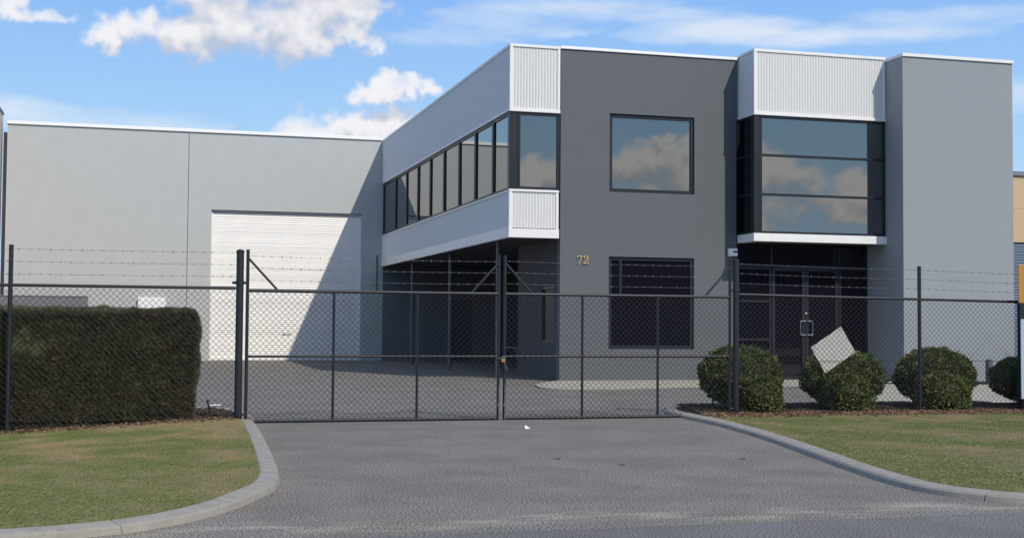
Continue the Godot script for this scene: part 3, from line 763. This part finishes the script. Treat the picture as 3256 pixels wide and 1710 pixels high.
func build_hedge():
	var h := thing("hedge", "clipped dark green and brown conifer hedge behind the left fence", "hedge", Vector3(-1.6, 0, -19.1))
	var nz := FastNoiseLite.new(); nz.seed = 3; nz.frequency = 1.1; nz.fractal_octaves = 3
	var nf := FastNoiseLite.new(); nf.seed = 4; nf.frequency = 4.0
	var mb := MB.new()
	mb.box(-5.2, 0.63, -0.15, 1.50, -18.70, -19.62, 0.10)
	wpart("inner_growth", mb, M.core, h)
	var xf := []
	var cols := PackedColorArray()
	for k in 72000:
		var p: Vector3
		var nn: Vector3
		var u := rng.randf()
		if u < 0.62: p = Vector3(rng.randf_range(-5.2, 0.70), rng.randf_range(-0.12, 1.54), -18.64); nn = Vector3(0, 0, 1)
		elif u < 0.88: p = Vector3(rng.randf_range(-5.2, 0.70), 1.54, rng.randf_range(-19.65, -18.64)); nn = Vector3.UP
		else: p = Vector3(0.70, rng.randf_range(-0.12, 1.54), rng.randf_range(-19.65, -18.64)); nn = Vector3.RIGHT
		# round the top edges
		var over := Vector3(maxf(p.x - 0.55, 0), maxf(p.y - 1.40, 0), maxf(p.z + 18.76, 0))
		if over.length() > 0.15:
			var keep := p - over
			p = keep + over.normalized() * 0.15
			nn = over.normalized()
		p.x -= maxf(0.0, 0.6 - p.y) * 0.08 * clampf(p.x + 0.2, 0, 1)
		p += nn * (nz.get_noise_3dv(p) * 0.10 + nf.get_noise_3dv(p) * 0.035 - rng.randf() * 0.07)
		var d := (nn + Vector3(rng.randf_range(-1, 1), rng.randf_range(-0.4, 1.0), rng.randf_range(-1, 1)) * 0.9).normalized()
		var s := rng.randf_range(0.6, 1.2)
		xf.append(Transform3D(aim(d, rng.randf() * TAU).scaled(Vector3.ONE * s), p - h.position))
		var brown := clampf(0.20 + nz.get_noise_3d(p.x * 1.3 + 7, p.y * 1.3, p.z) * 1.3 + rng.randf_range(-0.3, 0.3) - p.y * 0.12, 0, 1)
		var v := rng.randf_range(0.6, 1.5)
		cols.append(Color(0.082, 0.100, 0.045).lerp(Color(0.150, 0.105, 0.068), brown) * v)
	for k in 500:   # a few stray tips on top
		var p := Vector3(rng.randf_range(-3, 0.5), 1.52 + nz.get_noise_2d(rng.randf() * 9.0, 3.0) * 0.04, rng.randf_range(-19.3, -18.68))
		xf.append(Transform3D(aim(Vector3(rng.randf_range(-0.2, 0.2), 1, 0).normalized(), rng.randf() * TAU).scaled(Vector3.ONE * rng.randf_range(0.9, 1.7)), p - h.position))
		cols.append(Color(0.085, 0.085, 0.04).lerp(Color(0.16, 0.11, 0.07), rng.randf()))
	multi("foliage", sprig_mesh(8, 0.058, 0.0042, 0.8, 2), M.dry, xf, cols, h)
	for x in [-2.6, -1.05, -0.25, 0.45]:
		mb = MB.new()
		mb.tube(Vector3(x, -0.15, -18.66), Vector3(x + 0.03, 0.45, -18.63), 0.012, 6, false, 0.007)
		mb.tube(Vector3(x + 0.02, 0.2, -18.65), Vector3(x + 0.2, 0.5, -18.62), 0.007, 5, false, 0.003)
		wpart("stem", mb, M.twig, h)
func build_shrub(x: float, zd: float, rx: float, top: float, clump: float, cw: float, label: String, seed_: int):
	var s := thing("round_shrub", label, "shrub", Vector3(x, 0.05, -zd), "round clipped shrubs along the fence")
	var r := RandomNumberGenerator.new(); r.seed = seed_
	var nz := FastNoiseLite.new(); nz.seed = seed_; nz.frequency = 2.2; nz.fractal_octaves = 3
	# ball of the shrub and a looser clump low at its front that grows through the fence
	var lobes := [[Vector3(x, (top + 0.10) / 2 + 0.03, -zd), Vector3(rx * 0.94, (top - 0.10) / 2, 0.62), 13000], [Vector3(x + clump, 0.31, -18.62), Vector3(cw, 0.30, 0.30), 4200], [Vector3(x + clump * 0.5, 0.2, -18.95), Vector3(0.40, 0.24, 0.35), 1200]]
	var xf := []
	var cols := PackedColorArray()
	var core := MB.new()
	for lb in lobes:
		var c: Vector3 = lb[0]
		var e: Vector3 = lb[1]
		for j in 10:
			for i in 16:
				var ps := []
				var ns := []
				for q in [[j, i], [j, i + 1], [j + 1, i + 1], [j + 1, i]]:
					var th: float = PI * q[0] / 10.0
					var ph: float = TAU * q[1] / 16.0
					var d := Vector3(sin(th) * cos(ph), cos(th), sin(th) * sin(ph))
					ps.append(c + d * e * 0.80); ns.append(d)
				core.quadn(ps, ns)
		for k in lb[2]:
			var d := Vector3(r.randfn(), r.randfn(), r.randfn()).normalized()
			var q4 := pow(pow(d.x, 4) + pow(d.y, 4) + pow(d.z, 4), 0.25)
			if lb != lobes[0]: d = d / q4
			var bulge := 1.0 + nz.get_noise_3dv(c + d * 0.9) * 0.15
			var p: Vector3 = c + d * e * bulge * (1.0 - pow(r.randf(), 2.0) * 0.16)
			if p.y < 0.06: continue
			var tip := (d + Vector3(r.randf_range(-1, 1), r.randf_range(-0.5, 1.0), r.randf_range(-1, 1)) * 0.8).normalized()
			xf.append(Transform3D(aim(tip, r.randf() * TAU).scaled(Vector3.ONE * r.randf_range(0.65, 1.25)), p - s.position))
			var v := r.randf_range(0.55, 1.5)
			var young := clampf(nz.get_noise_3dv(p * 1.7) + 0.25 * r.randf(), 0, 1)
			var cl := Color(0.082, 0.110, 0.028).lerp(Color(0.19, 0.205, 0.045), young)
			if r.randf() < 0.03: cl = Color(0.11, 0.08, 0.03)
			cols.append(cl * v)
	var b0: Vector3 = lobes[0][0]
	var e0: Vector3 = lobes[0][1]
	for k in 26:
		var d := Vector3(r.randfn(), absf(r.randfn()) * 0.8, r.randfn()).normalized()
		var q: Vector3 = b0 + d * e0 * 0.98
		var go := (d + Vector3(r.randf_range(-0.4, 0.4), 0.5, r.randf_range(-0.4, 0.4))).normalized()
		for j in 6:
			var tip := (go + Vector3(r.randf_range(-1, 1), r.randf_range(-0.3, 0.8), r.randf_range(-1, 1))).normalized()
			xf.append(Transform3D(aim(tip, r.randf() * TAU).scaled(Vector3.ONE * r.randf_range(0.7, 1.1)), q + go * j * 0.014 - s.position))
			cols.append(Color(0.13, 0.15, 0.04) * r.randf_range(0.7, 1.2))
	multi("foliage", leaf_mesh(0.044, 0.014), M.leafy, xf, cols, s)
	wpart("inner_growth", core, M.core, s)
	var mb := MB.new()
	for k in 6:
		var a := TAU * k / 6.0
		mb.tube(Vector3(x + cos(a) * 0.05, 0.0, -zd + sin(a) * 0.05), Vector3(x + cos(a) * 0.38, 0.4, -zd + sin(a) * 0.33), 0.016, 6, false, 0.008)
	wpart("stem", mb, M.twig, s)

# ---------------------------------------------------------------- ground
const KERB_LEFT := [Vector2(1.47, 18.3), Vector2(1.39, 15.87), Vector2(1.28, 13.4), Vector2(1.21, 12.2), Vector2(1.15, 11.55), Vector2(1.05, 11.0), Vector2(0.90, 10.58), Vector2(0.59, 9.85), Vector2(0.23, 9.33), Vector2(-0.2, 8.98), Vector2(-0.9, 8.76), Vector2(-2.2, 8.70), Vector2(-9, 8.70)]
const KERB_RIGHT := [Vector2(16, 8.62), Vector2(9, 8.62), Vector2(7.4, 8.66), Vector2(6.74, 8.93), Vector2(6.46, 9.31), Vector2(6.34, 9.75), Vector2(6.38, 10.36), Vector2(6.59, 11.45), Vector2(6.93, 12.89), Vector2(7.33, 14.69), Vector2(7.57, 16.04), Vector2(7.71, 17.07), Vector2(7.78, 18.1), Vector2(7.86, 19.0), Vector2(8.1, 19.75), Vector2(8.55, 20.3), Vector2(9.4, 20.55), Vector2(12.0, 20.35), Vector2(18, 19.9)]
var lawn_l: PackedVector2Array
var lawn_r: PackedVector2Array
func lawn_y_left(q: Vector2) -> float:
	return 0.070 - 0.15 * clampf((1.0 - q.x) / 2.8, 0, 1.6) * smoothstep(12.0, 18.5, q.y)
func lawn_y_right(q: Vector2) -> float:
	return 0.070 - 0.025 * smoothstep(13.0, 18.5, q.y)
func build_ground():
	var mb := MB.new()
	mb.quad(Vector3(-900, -0.36, 300), Vector3(900, -0.36, 300), Vector3(900, -0.36, -1500), Vector3(-900, -0.36, -1500), Vector3.UP)
	struct("ground", mb, M.earth)
	mb = MB.new(); mb.box(-80, 80, -0.35, 0.0, -8.72, 7.0); struct("road", mb, M.road)
	var kl := smooth(KERB_LEFT)
	var kr := smooth(KERB_RIGHT)
	# driveway and yard: one sheet with stains and sand as vertex colours
	var nz := FastNoiseLite.new(); nz.seed = 21; nz.frequency = 0.9; nz.fractal_octaves = 4
	var nl := FastNoiseLite.new(); nl.seed = 22; nl.frequency = 0.35; nl.fractal_octaves = 3
	mb = MB.new()
	var patch := func(mb: MB, x0: float, x1: float, a0: float, a1: float, step: float):
		var nx := int(ceil((x1 - x0) / step))
		var ny := int(ceil((a1 - a0) / step))
		var s := mb.v.size()
		for j in ny + 1:
			for i in nx + 1:
				var x := lerpf(x0, x1, float(i) / nx)
				var zd := lerpf(a0, a1, float(j) / ny)
				mb.v.append(Vector3(x, 0.0006 + 0.0034 * smoothstep(8.55, 8.8, zd), -zd)); mb.n.append(Vector3.UP)
				var c := Color(0.60, 0.60, 0.60)
				var edge := 8.70 - (x - 3.0) * 0.035
				var band := exp(-pow((zd - edge - 0.30 - nl.get_noise_2d(x * 2, 5) * 0.35) / 0.20, 2.0))
				var sand := clampf(band * (0.55 + nz.get_noise_2d(x * 1.2, zd * 6.0) * 1.6), 0, 1)
				c = c.lerp(Color(1.0, 0.96, 0.88), sand)
				var dark := clampf((nz.get_noise_2d(x * 0.8, zd * 1.7 + 40.0) - 0.25) * 2.0, 0, 1) * smoothstep(9.5, 11.0, zd)
				c = c.lerp(Color(0.51, 0.51, 0.53), dark)
				if zd < 18.5:
					var near := 9.0
					for q in (kl if x < 3.5 else kr): near = minf(near, q.distance_squared_to(Vector2(x, zd)))
					var grit := exp(-near / 0.02) * clampf(0.35 + nz.get_noise_2d(x * 3.0, zd * 2.0) * 2.0, 0, 1)
					c = c.lerp(Color(0.78, 0.68, 0.52), grit * 0.8)
				mb.c.append(c)
		for j in ny:
			for i in nx:
				var q := s + j * (nx + 1) + i
				mb.i.append_array([q, q + nx + 1, q + 1, q + 1, q + nx + 1, q + nx + 2])
	patch.call(mb, -1.6, 9.2, 8.55, 10.5, 0.07)
	patch.call(mb, 0.7, 9.2, 10.5, 17.0, 0.1)
	struct("driveway", mb, M.asphalt)
	mb = MB.new()
	patch.call(mb, 1.0, 9.2, 17.02, 18.7, 0.2)
	patch.call(mb, -30.0, 60.0, 18.7, 49.5, 0.5)
	struct("yard", mb, M.asphalt)
	# trench joint of the driveway just before the gate
	mb = MB.new(); mb.box(1.35, 8.2, -0.02, 0.0035, -17.0, -17.02); struct("driveway_joint", mb, M.sealant)
	# kerbs
	kerb("kerb", kl, -1.0, [2.4, 2.4, 2.5, 0.9, 1.2, 0.9, 0.9, 1.2, 2.4])
	kerb("kerb", kr, -1.0, [2.4, 2.4, 2.4, 1.0, 0.8, 1.6, 2.4, 2.4, 2.3, 0.75, 2.4])
	# lawns
	var il := offset_line(kl, 0.18, -1.0)
	lawn_l = PackedVector2Array(il)
	lawn_l.append(Vector2(-9, 18.6)); lawn_l.append(Vector2(1.2, 18.6))
	struct("lawn", grid_poly(lawn_l, Rect2(-9, 8, 11, 11), lawn_y_left), M.turf)
	var ir := offset_line(kr, 0.18, -1.0)
	lawn_r = PackedVector2Array()
	for q in ir:
		if q.y < 18.0 : lawn_r.append(q)
		else: break
	lawn_r.append(Vector2(8.1, 18.25)); lawn_r.append(Vector2(16.3, 18.25))
	struct("lawn", grid_poly(lawn_r, Rect2(6, 8, 11, 11), lawn_y_right), M.turf)
	# beds
	var bed := PackedVector2Array()
	var on := false
	for q in ir:
		if q.y > 18.0: bed.append(q)
	bed.append(Vector2(18, 18.2)); bed.append(Vector2(8.08, 18.2))
	struct("garden_bed", flat_poly(bed, func(q: Vector2) -> float: return 0.058), M.soil)
	var bl := PackedVector2Array([Vector2(-9, 18.58), Vector2(1.22, 18.58), Vector2(1.2, 19.6), Vector2(0.95, 20.7), Vector2(-9, 20.9)])
	struct("garden_bed", flat_poly(bl, func(q: Vector2) -> float: return 0.05), M.soil)
	kerb("kerb", smooth([Vector2(1.52, 18.9), Vector2(1.5, 19.8), Vector2(1.25, 20.75), Vector2(0.6, 21.2), Vector2(-6, 21.3)]), 1.0, [3.0])
	# concrete path along the office front and pavement at the right
	var p1 := smooth([Vector2(8.3, 27.4), Vector2(8.42, 26.95), Vector2(9.0, 26.75), Vector2(10.5, 26.95), Vector2(12.1, 27.5), Vector2(13.6, 27.45), Vector2(14.3, 26.8), Vector2(14.0, 25.2), Vector2(12.85, 22.0), Vector2(12.9, 20.8)], 5)
	p1.append(Vector2(40, 20.4)); p1.append(Vector2(40, 32)); p1.append(Vector2(14.0, 32.0)); p1.append(Vector2(13.9, 30.9)); p1.append(Vector2(9.9, 30.9)); p1.append(Vector2(9.5, 30.3)); p1.append(Vector2(8.6, 28.8))
	mb = flat_poly(p1, func(q: Vector2) -> float: return 0.03)
	for k in p1.size() - 8:
		var a := p1[k]
		var b := p1[k + 1]
		var t := (b - a).normalized()
		mb.quad(Vector3(a.x, 0.0, -a.y), Vector3(b.x, 0.0, -b.y), Vector3(b.x, 0.03, -b.y), Vector3(a.x, 0.03, -a.y), Vector3(t.y, 0, t.x))
	struct("concrete_path", mb, M.path)
	mb = MB.new(); mb.quad(Vector3(17.0, 0.035, -28.0), Vector3(23, 0.035, -26.4), Vector3(23, 0.035, -28.95), Vector3(18.3, 0.035, -28.95), Vector3.UP); struct("garden_bed", mb, M.soil)

func scatter(poly: PackedVector2Array, box: Rect2, count: int, fn: Callable):
	for k in count:
		var q := Vector2(rng.randf_range(box.position.x, box.end.x), rng.randf_range(box.position.y, box.end.y))
		if Geometry2D.is_point_in_polygon(q, poly): fn.call(q)
func build_grass():
	var nz := FastNoiseLite.new(); nz.seed = 31; nz.frequency = 0.42; nz.fractal_octaves = 4
	var tuft := sprig_mesh(11, 0.020, 0.0026, 1.8, 8)
	var sides := [[lawn_l, Rect2(-4.2, 8.7, 5.6, 9.9), 60000, lawn_y_left, "short mown verge grass left of the driveway, patchy green and straw"], [lawn_r, Rect2(6.3, 8.7, 8.6, 9.7), 85000, lawn_y_right, "short mown verge grass right of the driveway, dry in patches"]]
	for s in sides:
		var xf := []
		var cols := PackedColorArray()
		var ycall: Callable = s[3]
		var isl: bool = s[4].contains("left")
		scatter(s[0], s[1], s[2], func(q: Vector2):
			var dry := 0.20 + nz.get_noise_2d(q.x, q.y * 0.8) * 1.25 + rng.randf_range(-0.14, 0.14)
			if isl:
				dry += smoothstep(16.6, 18.3, q.y) * 0.7 + smoothstep(0.35, 0.95, q.x + (q.y - 12.0) * 0.02) * 0.35 + (1.0 - smoothstep(9.0, 10.2, q.y)) * 0.3
			else:
				dry += smoothstep(16.8, 18.2, q.y) * 0.8
			dry += nz.get_noise_2d(q.x * 3.5 + 60.0, q.y * 2.2) * 0.75
			dry = clampf(dry, 0, 1)
			var v := rng.randf_range(0.9, 1.12)
			cols.append(Color(0.145, 0.185, 0.046).lerp(Color(0.37, 0.285, 0.155), dry) * v)
			xf.append(Transform3D(Basis(Vector3.UP, rng.randf() * TAU).scaled(Vector3(1, rng.randf_range(0.6, 1.3), 1)), Vector3(q.x, ycall.call(q) - 0.003, -q.y))))
		var g := multi("grass", tuft, M.dry, xf, cols, self)
		g.set_meta("label", s[4]); g.set_meta("category", "grass")
	# bark chips and fallen leaves
	var chip := MB.new()
	chip.obox(Vector3.ZERO, Basis.IDENTITY, Vector3(0.034, 0.006, 0.014), 0.002)
	var cm := chip.mesh()
	for s in [[Rect2(7.9, 17.45, 6.6, 3.2), 20000, 0.062, "dark bark mulch and dry leaves under the round shrubs", 8.0], [Rect2(-3.2, 17.9, 4.42, 2.9), 9000, 0.055, "dark bark mulch and dry leaves along the foot of the hedge", 0.0]]:
		var xf := []
		var cols := PackedColorArray()
		var bx: Rect2 = s[0]
		for k in s[1]:
			var q := Vector2(rng.randf_range(bx.position.x, bx.end.x), rng.randf_range(bx.position.y, bx.end.y))
			if s[4] > 1.0 and q.x < 8.05 + maxf(0, q.y - 18.2) * 0.25: continue
			if s[4] > 1.0 and q.y < 18.25 and rng.randf() < 0.15 + (18.25 - q.y) * 1.2: continue
			if s[4] < 1.0 and q.y < 18.55 and rng.randf() < 0.25 + (18.55 - q.y) * 1.1: continue
			var leaf := rng.randf() < (0.62 if q.y < 18.55 else 0.10)
			cols.append((Color(0.20, 0.115, 0.06) if leaf else Color(0.052, 0.035, 0.026)) * rng.randf_range(0.6, 1.6))
			var y: float = s[2] if q.y > (18.25 if s[4] > 1.0 else 18.6) else (lawn_y_right(q) if s[4] > 1.0 else lawn_y_left(q)) + 0.012
			xf.append(Transform3D(Basis.from_euler(Vector3(rng.randf_range(-0.5, 0.5), rng.randf() * TAU, rng.randf_range(-0.5, 0.5))).scaled(Vector3.ONE * rng.randf_range(0.6, 1.6)), Vector3(q.x, y + rng.randf() * 0.018, -q.y)))
		var g := multi("mulch", cm, M.dry, xf, cols, self)
		g.set_meta("label", s[3]); g.set_meta("category", "mulch")

# ---------------------------------------------------------------- everything else
func build_small():
	var mb: MB
	# house number
	var hn := thing("house_number", "gold serif house number 72 on the dark front wall", "number", Vector3(10.36, 2.89, -30.59))
	for k in 2: text_piece(["7", "2"][k], 0.285, M.gold, Vector3(-0.085 + 0.175 * k, 0.095, 0.01), hn, "digit")
	# alarm box
	var ab := thing("alarm_box", "white alarm box with blue label on the dark front wall", "alarm", Vector3(14.36, 3.15, -30.5))
	mb = MB.new(); mb.box(14.25, 14.49, 3.16, 3.36, -30.599, -30.48, 0.02); wpart("housing", mb, M.white_plastic, ab)
	mb = MB.new(); mb.box(14.36, 14.475, 3.25, 3.30, -30.479, -30.476); wpart("label_print", mb, M.blue_print, ab)
	mb = MB.new(); mb.box(14.35, 14.48, 3.15, 3.165, -30.56, -30.49, 0.004); wpart("siren_grille", mb, M.frame, ab)
	# tilted board tied on the fence
	var bd := thing("blank_board", "tilted blank pale square board tied behind the fence mesh", "board", Vector3(10.415, 1.03, FZ - 0.03))
	var bs := Basis(Vector3(0, 0, 1), deg_to_rad(32.0))
	mb = MB.new(); mb.obox(Vector3(10.415, 1.03, FZ - 0.03), bs, Vector3(0.625, 0.475, 0.006), 0.001); wpart("panel", mb, M.board, bd)
	for s in [[-0.27, 0.2], [0.27, 0.2], [-0.27, -0.2], [0.27, -0.2]]:
		mb = MB.new()
		var p: Vector3 = Vector3(10.415, 1.03, FZ - 0.027) + bs * Vector3(s[0], s[1], 0)
		mb.tube(p, p + Vector3(0, 0, 0.055), 0.004, 5); wpart("wire_tie", mb, M.galv, bd)
	# sign at the right edge of the frame
	var sg := thing("sale_sign", "orange, black and white sign board standing at the right fence end", "sign", Vector3(14.6, 0, -18.25))
	for t in [[13.64, 15.2, 1.80, 2.42, M.orange], [13.66, 15.2, 1.54, 1.798, M.black_print], [13.675, 15.2, 0.25, 1.538, M.pale_print]]:
		mb = MB.new(); mb.box(t[0], t[1], t[2], t[3], -18.26, -18.24, 0.002); wpart("panel", mb, t[4], sg)
	for x in [13.75, 15.05]:
		mb = MB.new(); mb.box(x, x + 0.07, -0.2, 2.4, -18.262, -18.33, 0.004); wpart("leg", mb, M.twig, sg)
	# bollard and dry grasses by the end block
	var bo := thing("bollard", "short dark grey bollard in front of the pale end block", "bollard", Vector3(20.0, 0, -27.9))
	mb = MB.new(); mb.tube(Vector3(20.0, 0.0, -27.9), Vector3(20.0, 0.58, -27.9), 0.09, 16); mb.tube(Vector3(20.0, 0.58, -27.9), Vector3(20.0, 0.62, -27.9), 0.09, 16, true, 0.05); wpart("shaft", mb, M.bollard, bo)
	var k := 0
	for p in [[18.9, 27.6, "first tuft of dry spiky grass beside the pale end block"], [20.7, 27.7, "second tuft of dry spiky grass right of the short bollard"]]:
		var gt := thing("grass_tuft", p[2], "plant", Vector3(p[0], 0.03, -p[1]), "dry spiky grasses by the end block")
		for j in 26:
			mb = MB.new()
			var a := rng.randf() * TAU
			var l := rng.randf_range(0.5, 1.15)
			var o := Vector3(p[0], 0.03, -p[1])
			var d := Vector3(cos(a) * 0.4, 1, sin(a) * 0.4).normalized()
			mb.tube(o, o + d * l * 0.6, 0.005, 3, false); mb.tube(o + d * l * 0.6, o + d * l * 0.9 + Vector3(cos(a), 0.1, sin(a)) * l * 0.15, 0.005, 3, false, 0.001)
			wpart("blade", mb, M.sand, gt)
		k += 1
	# against the warehouse wall, above the hedge
	var sw := thing("screen_wall", "low dark grey screen wall before the warehouse, above the hedge", "wall", Vector3(-3.5, 0, -47.6))
	mb = MB.new(); mb.box(-6.2, -1.92, -0.1, 2.23, -47.5, -47.7, 0.01); wpart("panel", mb, M.screen, sw)
	mb = MB.new(); mb.box(-6.22, -1.90, 2.232, 2.26, -47.48, -47.72, 0.004); wpart("capping", mb, M.wall_bluegrey, sw)
	var mbx := thing("meter_box", "plain white square cabinet on the warehouse wall above the hedge", "cabinet", Vector3(0.22, 0, -48.4))
	mb = MB.new(); mb.box(-0.26, 0.70, 1.2, 2.25, -48.36, -48.498, 0.01); wpart("housing", mb, M.white_plastic, mbx)
	mb = MB.new(); mb.box(-0.22, 0.66, 1.24, 2.21, -48.345, -48.359, 0.003); wpart("door", mb, M.white_plastic, mbx)
	# little things on the ground
	var sc := thing("paper_scrap", "white crumpled scrap of paper on the driveway near the gate", "litter", Vector3(4.94, 0.004, -16.87))
	mb = MB.new()
	var so := Vector3(4.94, 0.004, -16.87)
	for q in [[Vector3(-0.03, 0.002, 0.015), Vector3(0.005, 0.002, 0.03), Vector3(0.01, 0.03, -0.01), Vector3(-0.02, 0.045, -0.02), Vector3(0, 0.6, 0.8)], [Vector3(0.005, 0.002, 0.03), Vector3(0.045, 0.003, 0.005), Vector3(0.035, 0.012, -0.02), Vector3(0.01, 0.03, -0.01), Vector3(0.3, 0.8, 0.5)], [Vector3(-0.02, 0.045, -0.02), Vector3(0.01, 0.03, -0.01), Vector3(0.0, 0.003, -0.03), Vector3(-0.03, 0.003, -0.02), Vector3(0, 0.5, -0.8)]]:
		mb.quad(so + q[0], so + q[1], so + q[2], so + q[3], q[4].normalized())
	wpart("sheet", mb, M.white_plastic, sc)
	var ri := thing("irrigation_riser", "thin black irrigation riser leaning in the bed beside the hedge", "pipe", Vector3(0.95, 0.05, -19.6))
	mb = MB.new(); mb.tube(Vector3(0.95, 0.04, -19.6), Vector3(0.90, 0.24, -19.6), 0.014, 8); wpart("pipe", mb, M.wire, ri)
	mb = MB.new(); mb.tube(Vector3(0.90, 0.24, -19.6), Vector3(0.895, 0.262, -19.6), 0.02, 8); wpart("nozzle", mb, M.wire, ri)
	var st := thing("plastic_strip", "white plastic strip lying behind the mulch near the gate post", "litter", Vector3(1.08, 0.1, -20.9))
	mb = MB.new(); mb.obox(Vector3(1.06, 0.105, -20.95), Basis(Vector3.UP, 0.25), Vector3(0.22, 0.02, 0.03), 0.004); wpart("strip", mb, M.white_plastic, st)
	for p in [[9.1, 20.1, "short black garden stake behind the first round shrub"], [11.98, 20.0, "short black garden stake between the second and third round shrubs"]]:
		var sk := thing("garden_stake", p[2], "stake", Vector3(p[0], 0.05, -p[1]), "short black stakes in the mulch")
		mb = MB.new(); mb.tube(Vector3(p[0], 0.04, -p[1]), Vector3(p[0], 0.26, -p[1]), 0.016, 8); wpart("pipe", mb, M.wire, sk)
		mb = MB.new(); mb.tube(Vector3(p[0], 0.26, -p[1]), Vector3(p[0], 0.275, -p[1]), 0.02, 8); wpart("cap", mb, M.wire, sk)
	for p in [[6.0, 12.6], [4.55, 12.3], [4.1, 13.0]]:
		var tw := thing("twig", ["small dark twig on the driveway towards the right kerb", "small dark twig on the driveway, nearest the road", "small dark twig on the driveway below the paper scrap"][[6.0, 4.55, 4.1].find(p[0])], "twig", Vector3(p[0], 0.01, -p[1]))
		mb = MB.new(); mb.tube(Vector3(p[0], 0.012, -p[1]), Vector3(p[0] + 0.05, 0.012, -p[1] + 0.04), 0.0035, 5); mb.tube(Vector3(p[0] + 0.03, 0.012, -p[1] + 0.025), Vector3(p[0] + 0.07, 0.014, -p[1] + 0.0), 0.0025, 4); wpart("stem", mb, M.brown, tw)
func build_neighbours():
	var mb: MB
	var nb := thing("neighbour_building", "cream neighbouring building with a dark roof edge at the far left", "building", Vector3(-10, 0, -45))
	mb = MB.new(); mb.box(-16, -4.93, -0.2, 8.6, -38.0, -48.9); wpart("wall", mb, M.cream_pale, nb)
	mb = MB.new(); mb.box(-16.05, -4.90, 8.602, 8.69, -37.95, -48.95, 0.006); wpart("roof_edge", mb, M.wall_bluegrey, nb)
	nb = thing("neighbour_building", "yellow-cream neighbouring building with a blue-grey door at the far right", "building", Vector3(42, 0, -54))
	mb = MB.new(); mb.box(35, 60, 5.2, 6.68, -50.0, -70.0); mb.box(35, 60, 6.69, 8.16, -50.0, -70.0); mb.box(35.02, 60, 6.6, 6.8, -50.02, -69.9); wpart("wall", mb, M.cream, nb)
	mb = MB.new(); mb.box(34.95, 60.05, 8.162, 8.36, -49.9, -70.05, 0.01); wpart("gutter", mb, M.wall_bluegrey, nb)
	mb = MB.new(); mb.corrugated(Vector3(35.02, 0, -50.08), Vector3.UP, Vector3.RIGHT, Vector3(0, 0, 1), 5.2, 24.9, 0.12, 0.02, 6); wpart("roller_door", mb, M.blue_door, nb)
	mb = MB.new(); mb.box(35, 60, -0.2, 5.198, -50.3, -70.0); wpart("inner_wall", mb, M.wall_bluegrey, nb)
	# across the street, behind the camera: it is what the low windows mirror
	nb = thing("warehouse_opposite", "long low brown warehouse across the street, mirrored in the low windows", "building", Vector3(15, 0, 30))
	mb = MB.new(); mb.box(-35, 60, -0.2, 7.0, 22.0, 50.0); wpart("wall", mb, M.opposite, nb)
	mb = MB.new(); mb.box(-35.2, 60.2, 7.002, 7.35, 21.8, 50.2, 0.02); wpart("roof_edge", mb, M.wall_bluegrey, nb)
	for x in [6.0, 26.0]:
		mb = MB.new(); mb.box(x, x + 6.0, 7.352, 8.5, 23.0, 30.0, 0.02); wpart("roof_plant", mb, M.opposite, nb)

func _ready():
	rng.seed = 4242
	# ---- camera
	var cam := Camera3D.new()
	cam.name = "camera"
	add_child(cam)
	cam.fov = 23.17
	cam.near = 0.1; cam.far = 4000.0
	var right := Vector3(0.962932, 0.007253, 0.269646).normalized()
	var fwd := Vector3(0.269121, 0.042074, -0.962187).normalized()
	var up := right.cross(fwd).normalized()
	cam.transform = Transform3D(Basis(right, up, -fwd), Vector3(0, 1.395, 0))
	cam.current = true
	# ---- sky, exposure
	var env := Environment.new()
	env.background_mode = Environment.BG_SKY
	env.sky = make_sky()
	env.tonemap_mode = Environment.TONE_MAPPER_LINEAR
	env.tonemap_exposure = 1.0
	env.background_energy_multiplier = 1.0
	env.sdfgi_enabled = true; env.ssao_enabled = true; env.ssil_enabled = true
	var we := WorldEnvironment.new()
	we.name = "world"
	we.environment = env
	add_child(we)
	# ---- sun: from behind the camera, to the right, 43 degrees up
	var sun := DirectionalLight3D.new()
	sun.name = "sun"
	add_child(sun)
	sun.look_at_from_position(Vector3.ZERO, Vector3(-0.42, -1.0, -0.98), Vector3.UP)
	sun.light_energy = 1.1
	sun.light_color = Color(1.0, 0.965, 0.91)
	sun.light_angular_distance = 0.53
	sun.shadow_enabled = true
	# ---- setting, building, things
	make_materials()
	build_ground()
	build_office()
	build_neighbours()
	build_fence()
	build_hedge()
	var n := 0
	for s in [[9.24, 19.35, 0.69, 1.03, -0.03, 0.30, "first round clipped shrub, overlapping the right gate post"], [11.10, 19.4, 0.74, 0.95, -0.38, 0.29, "round clipped shrub behind the tilted pale board"], [12.84, 19.4, 0.69, 0.99, -0.36, 0.40, "round clipped shrub behind the middle post of the right fence"], [14.85, 19.6, 0.70, 0.86, -0.45, 0.34, "round clipped shrub cut off by the right picture edge"]]:
		build_shrub(s[0], s[1], s[2], s[3], s[4], s[5], s[6], 100 + n)
		n += 1
	build_small()
	build_grass()
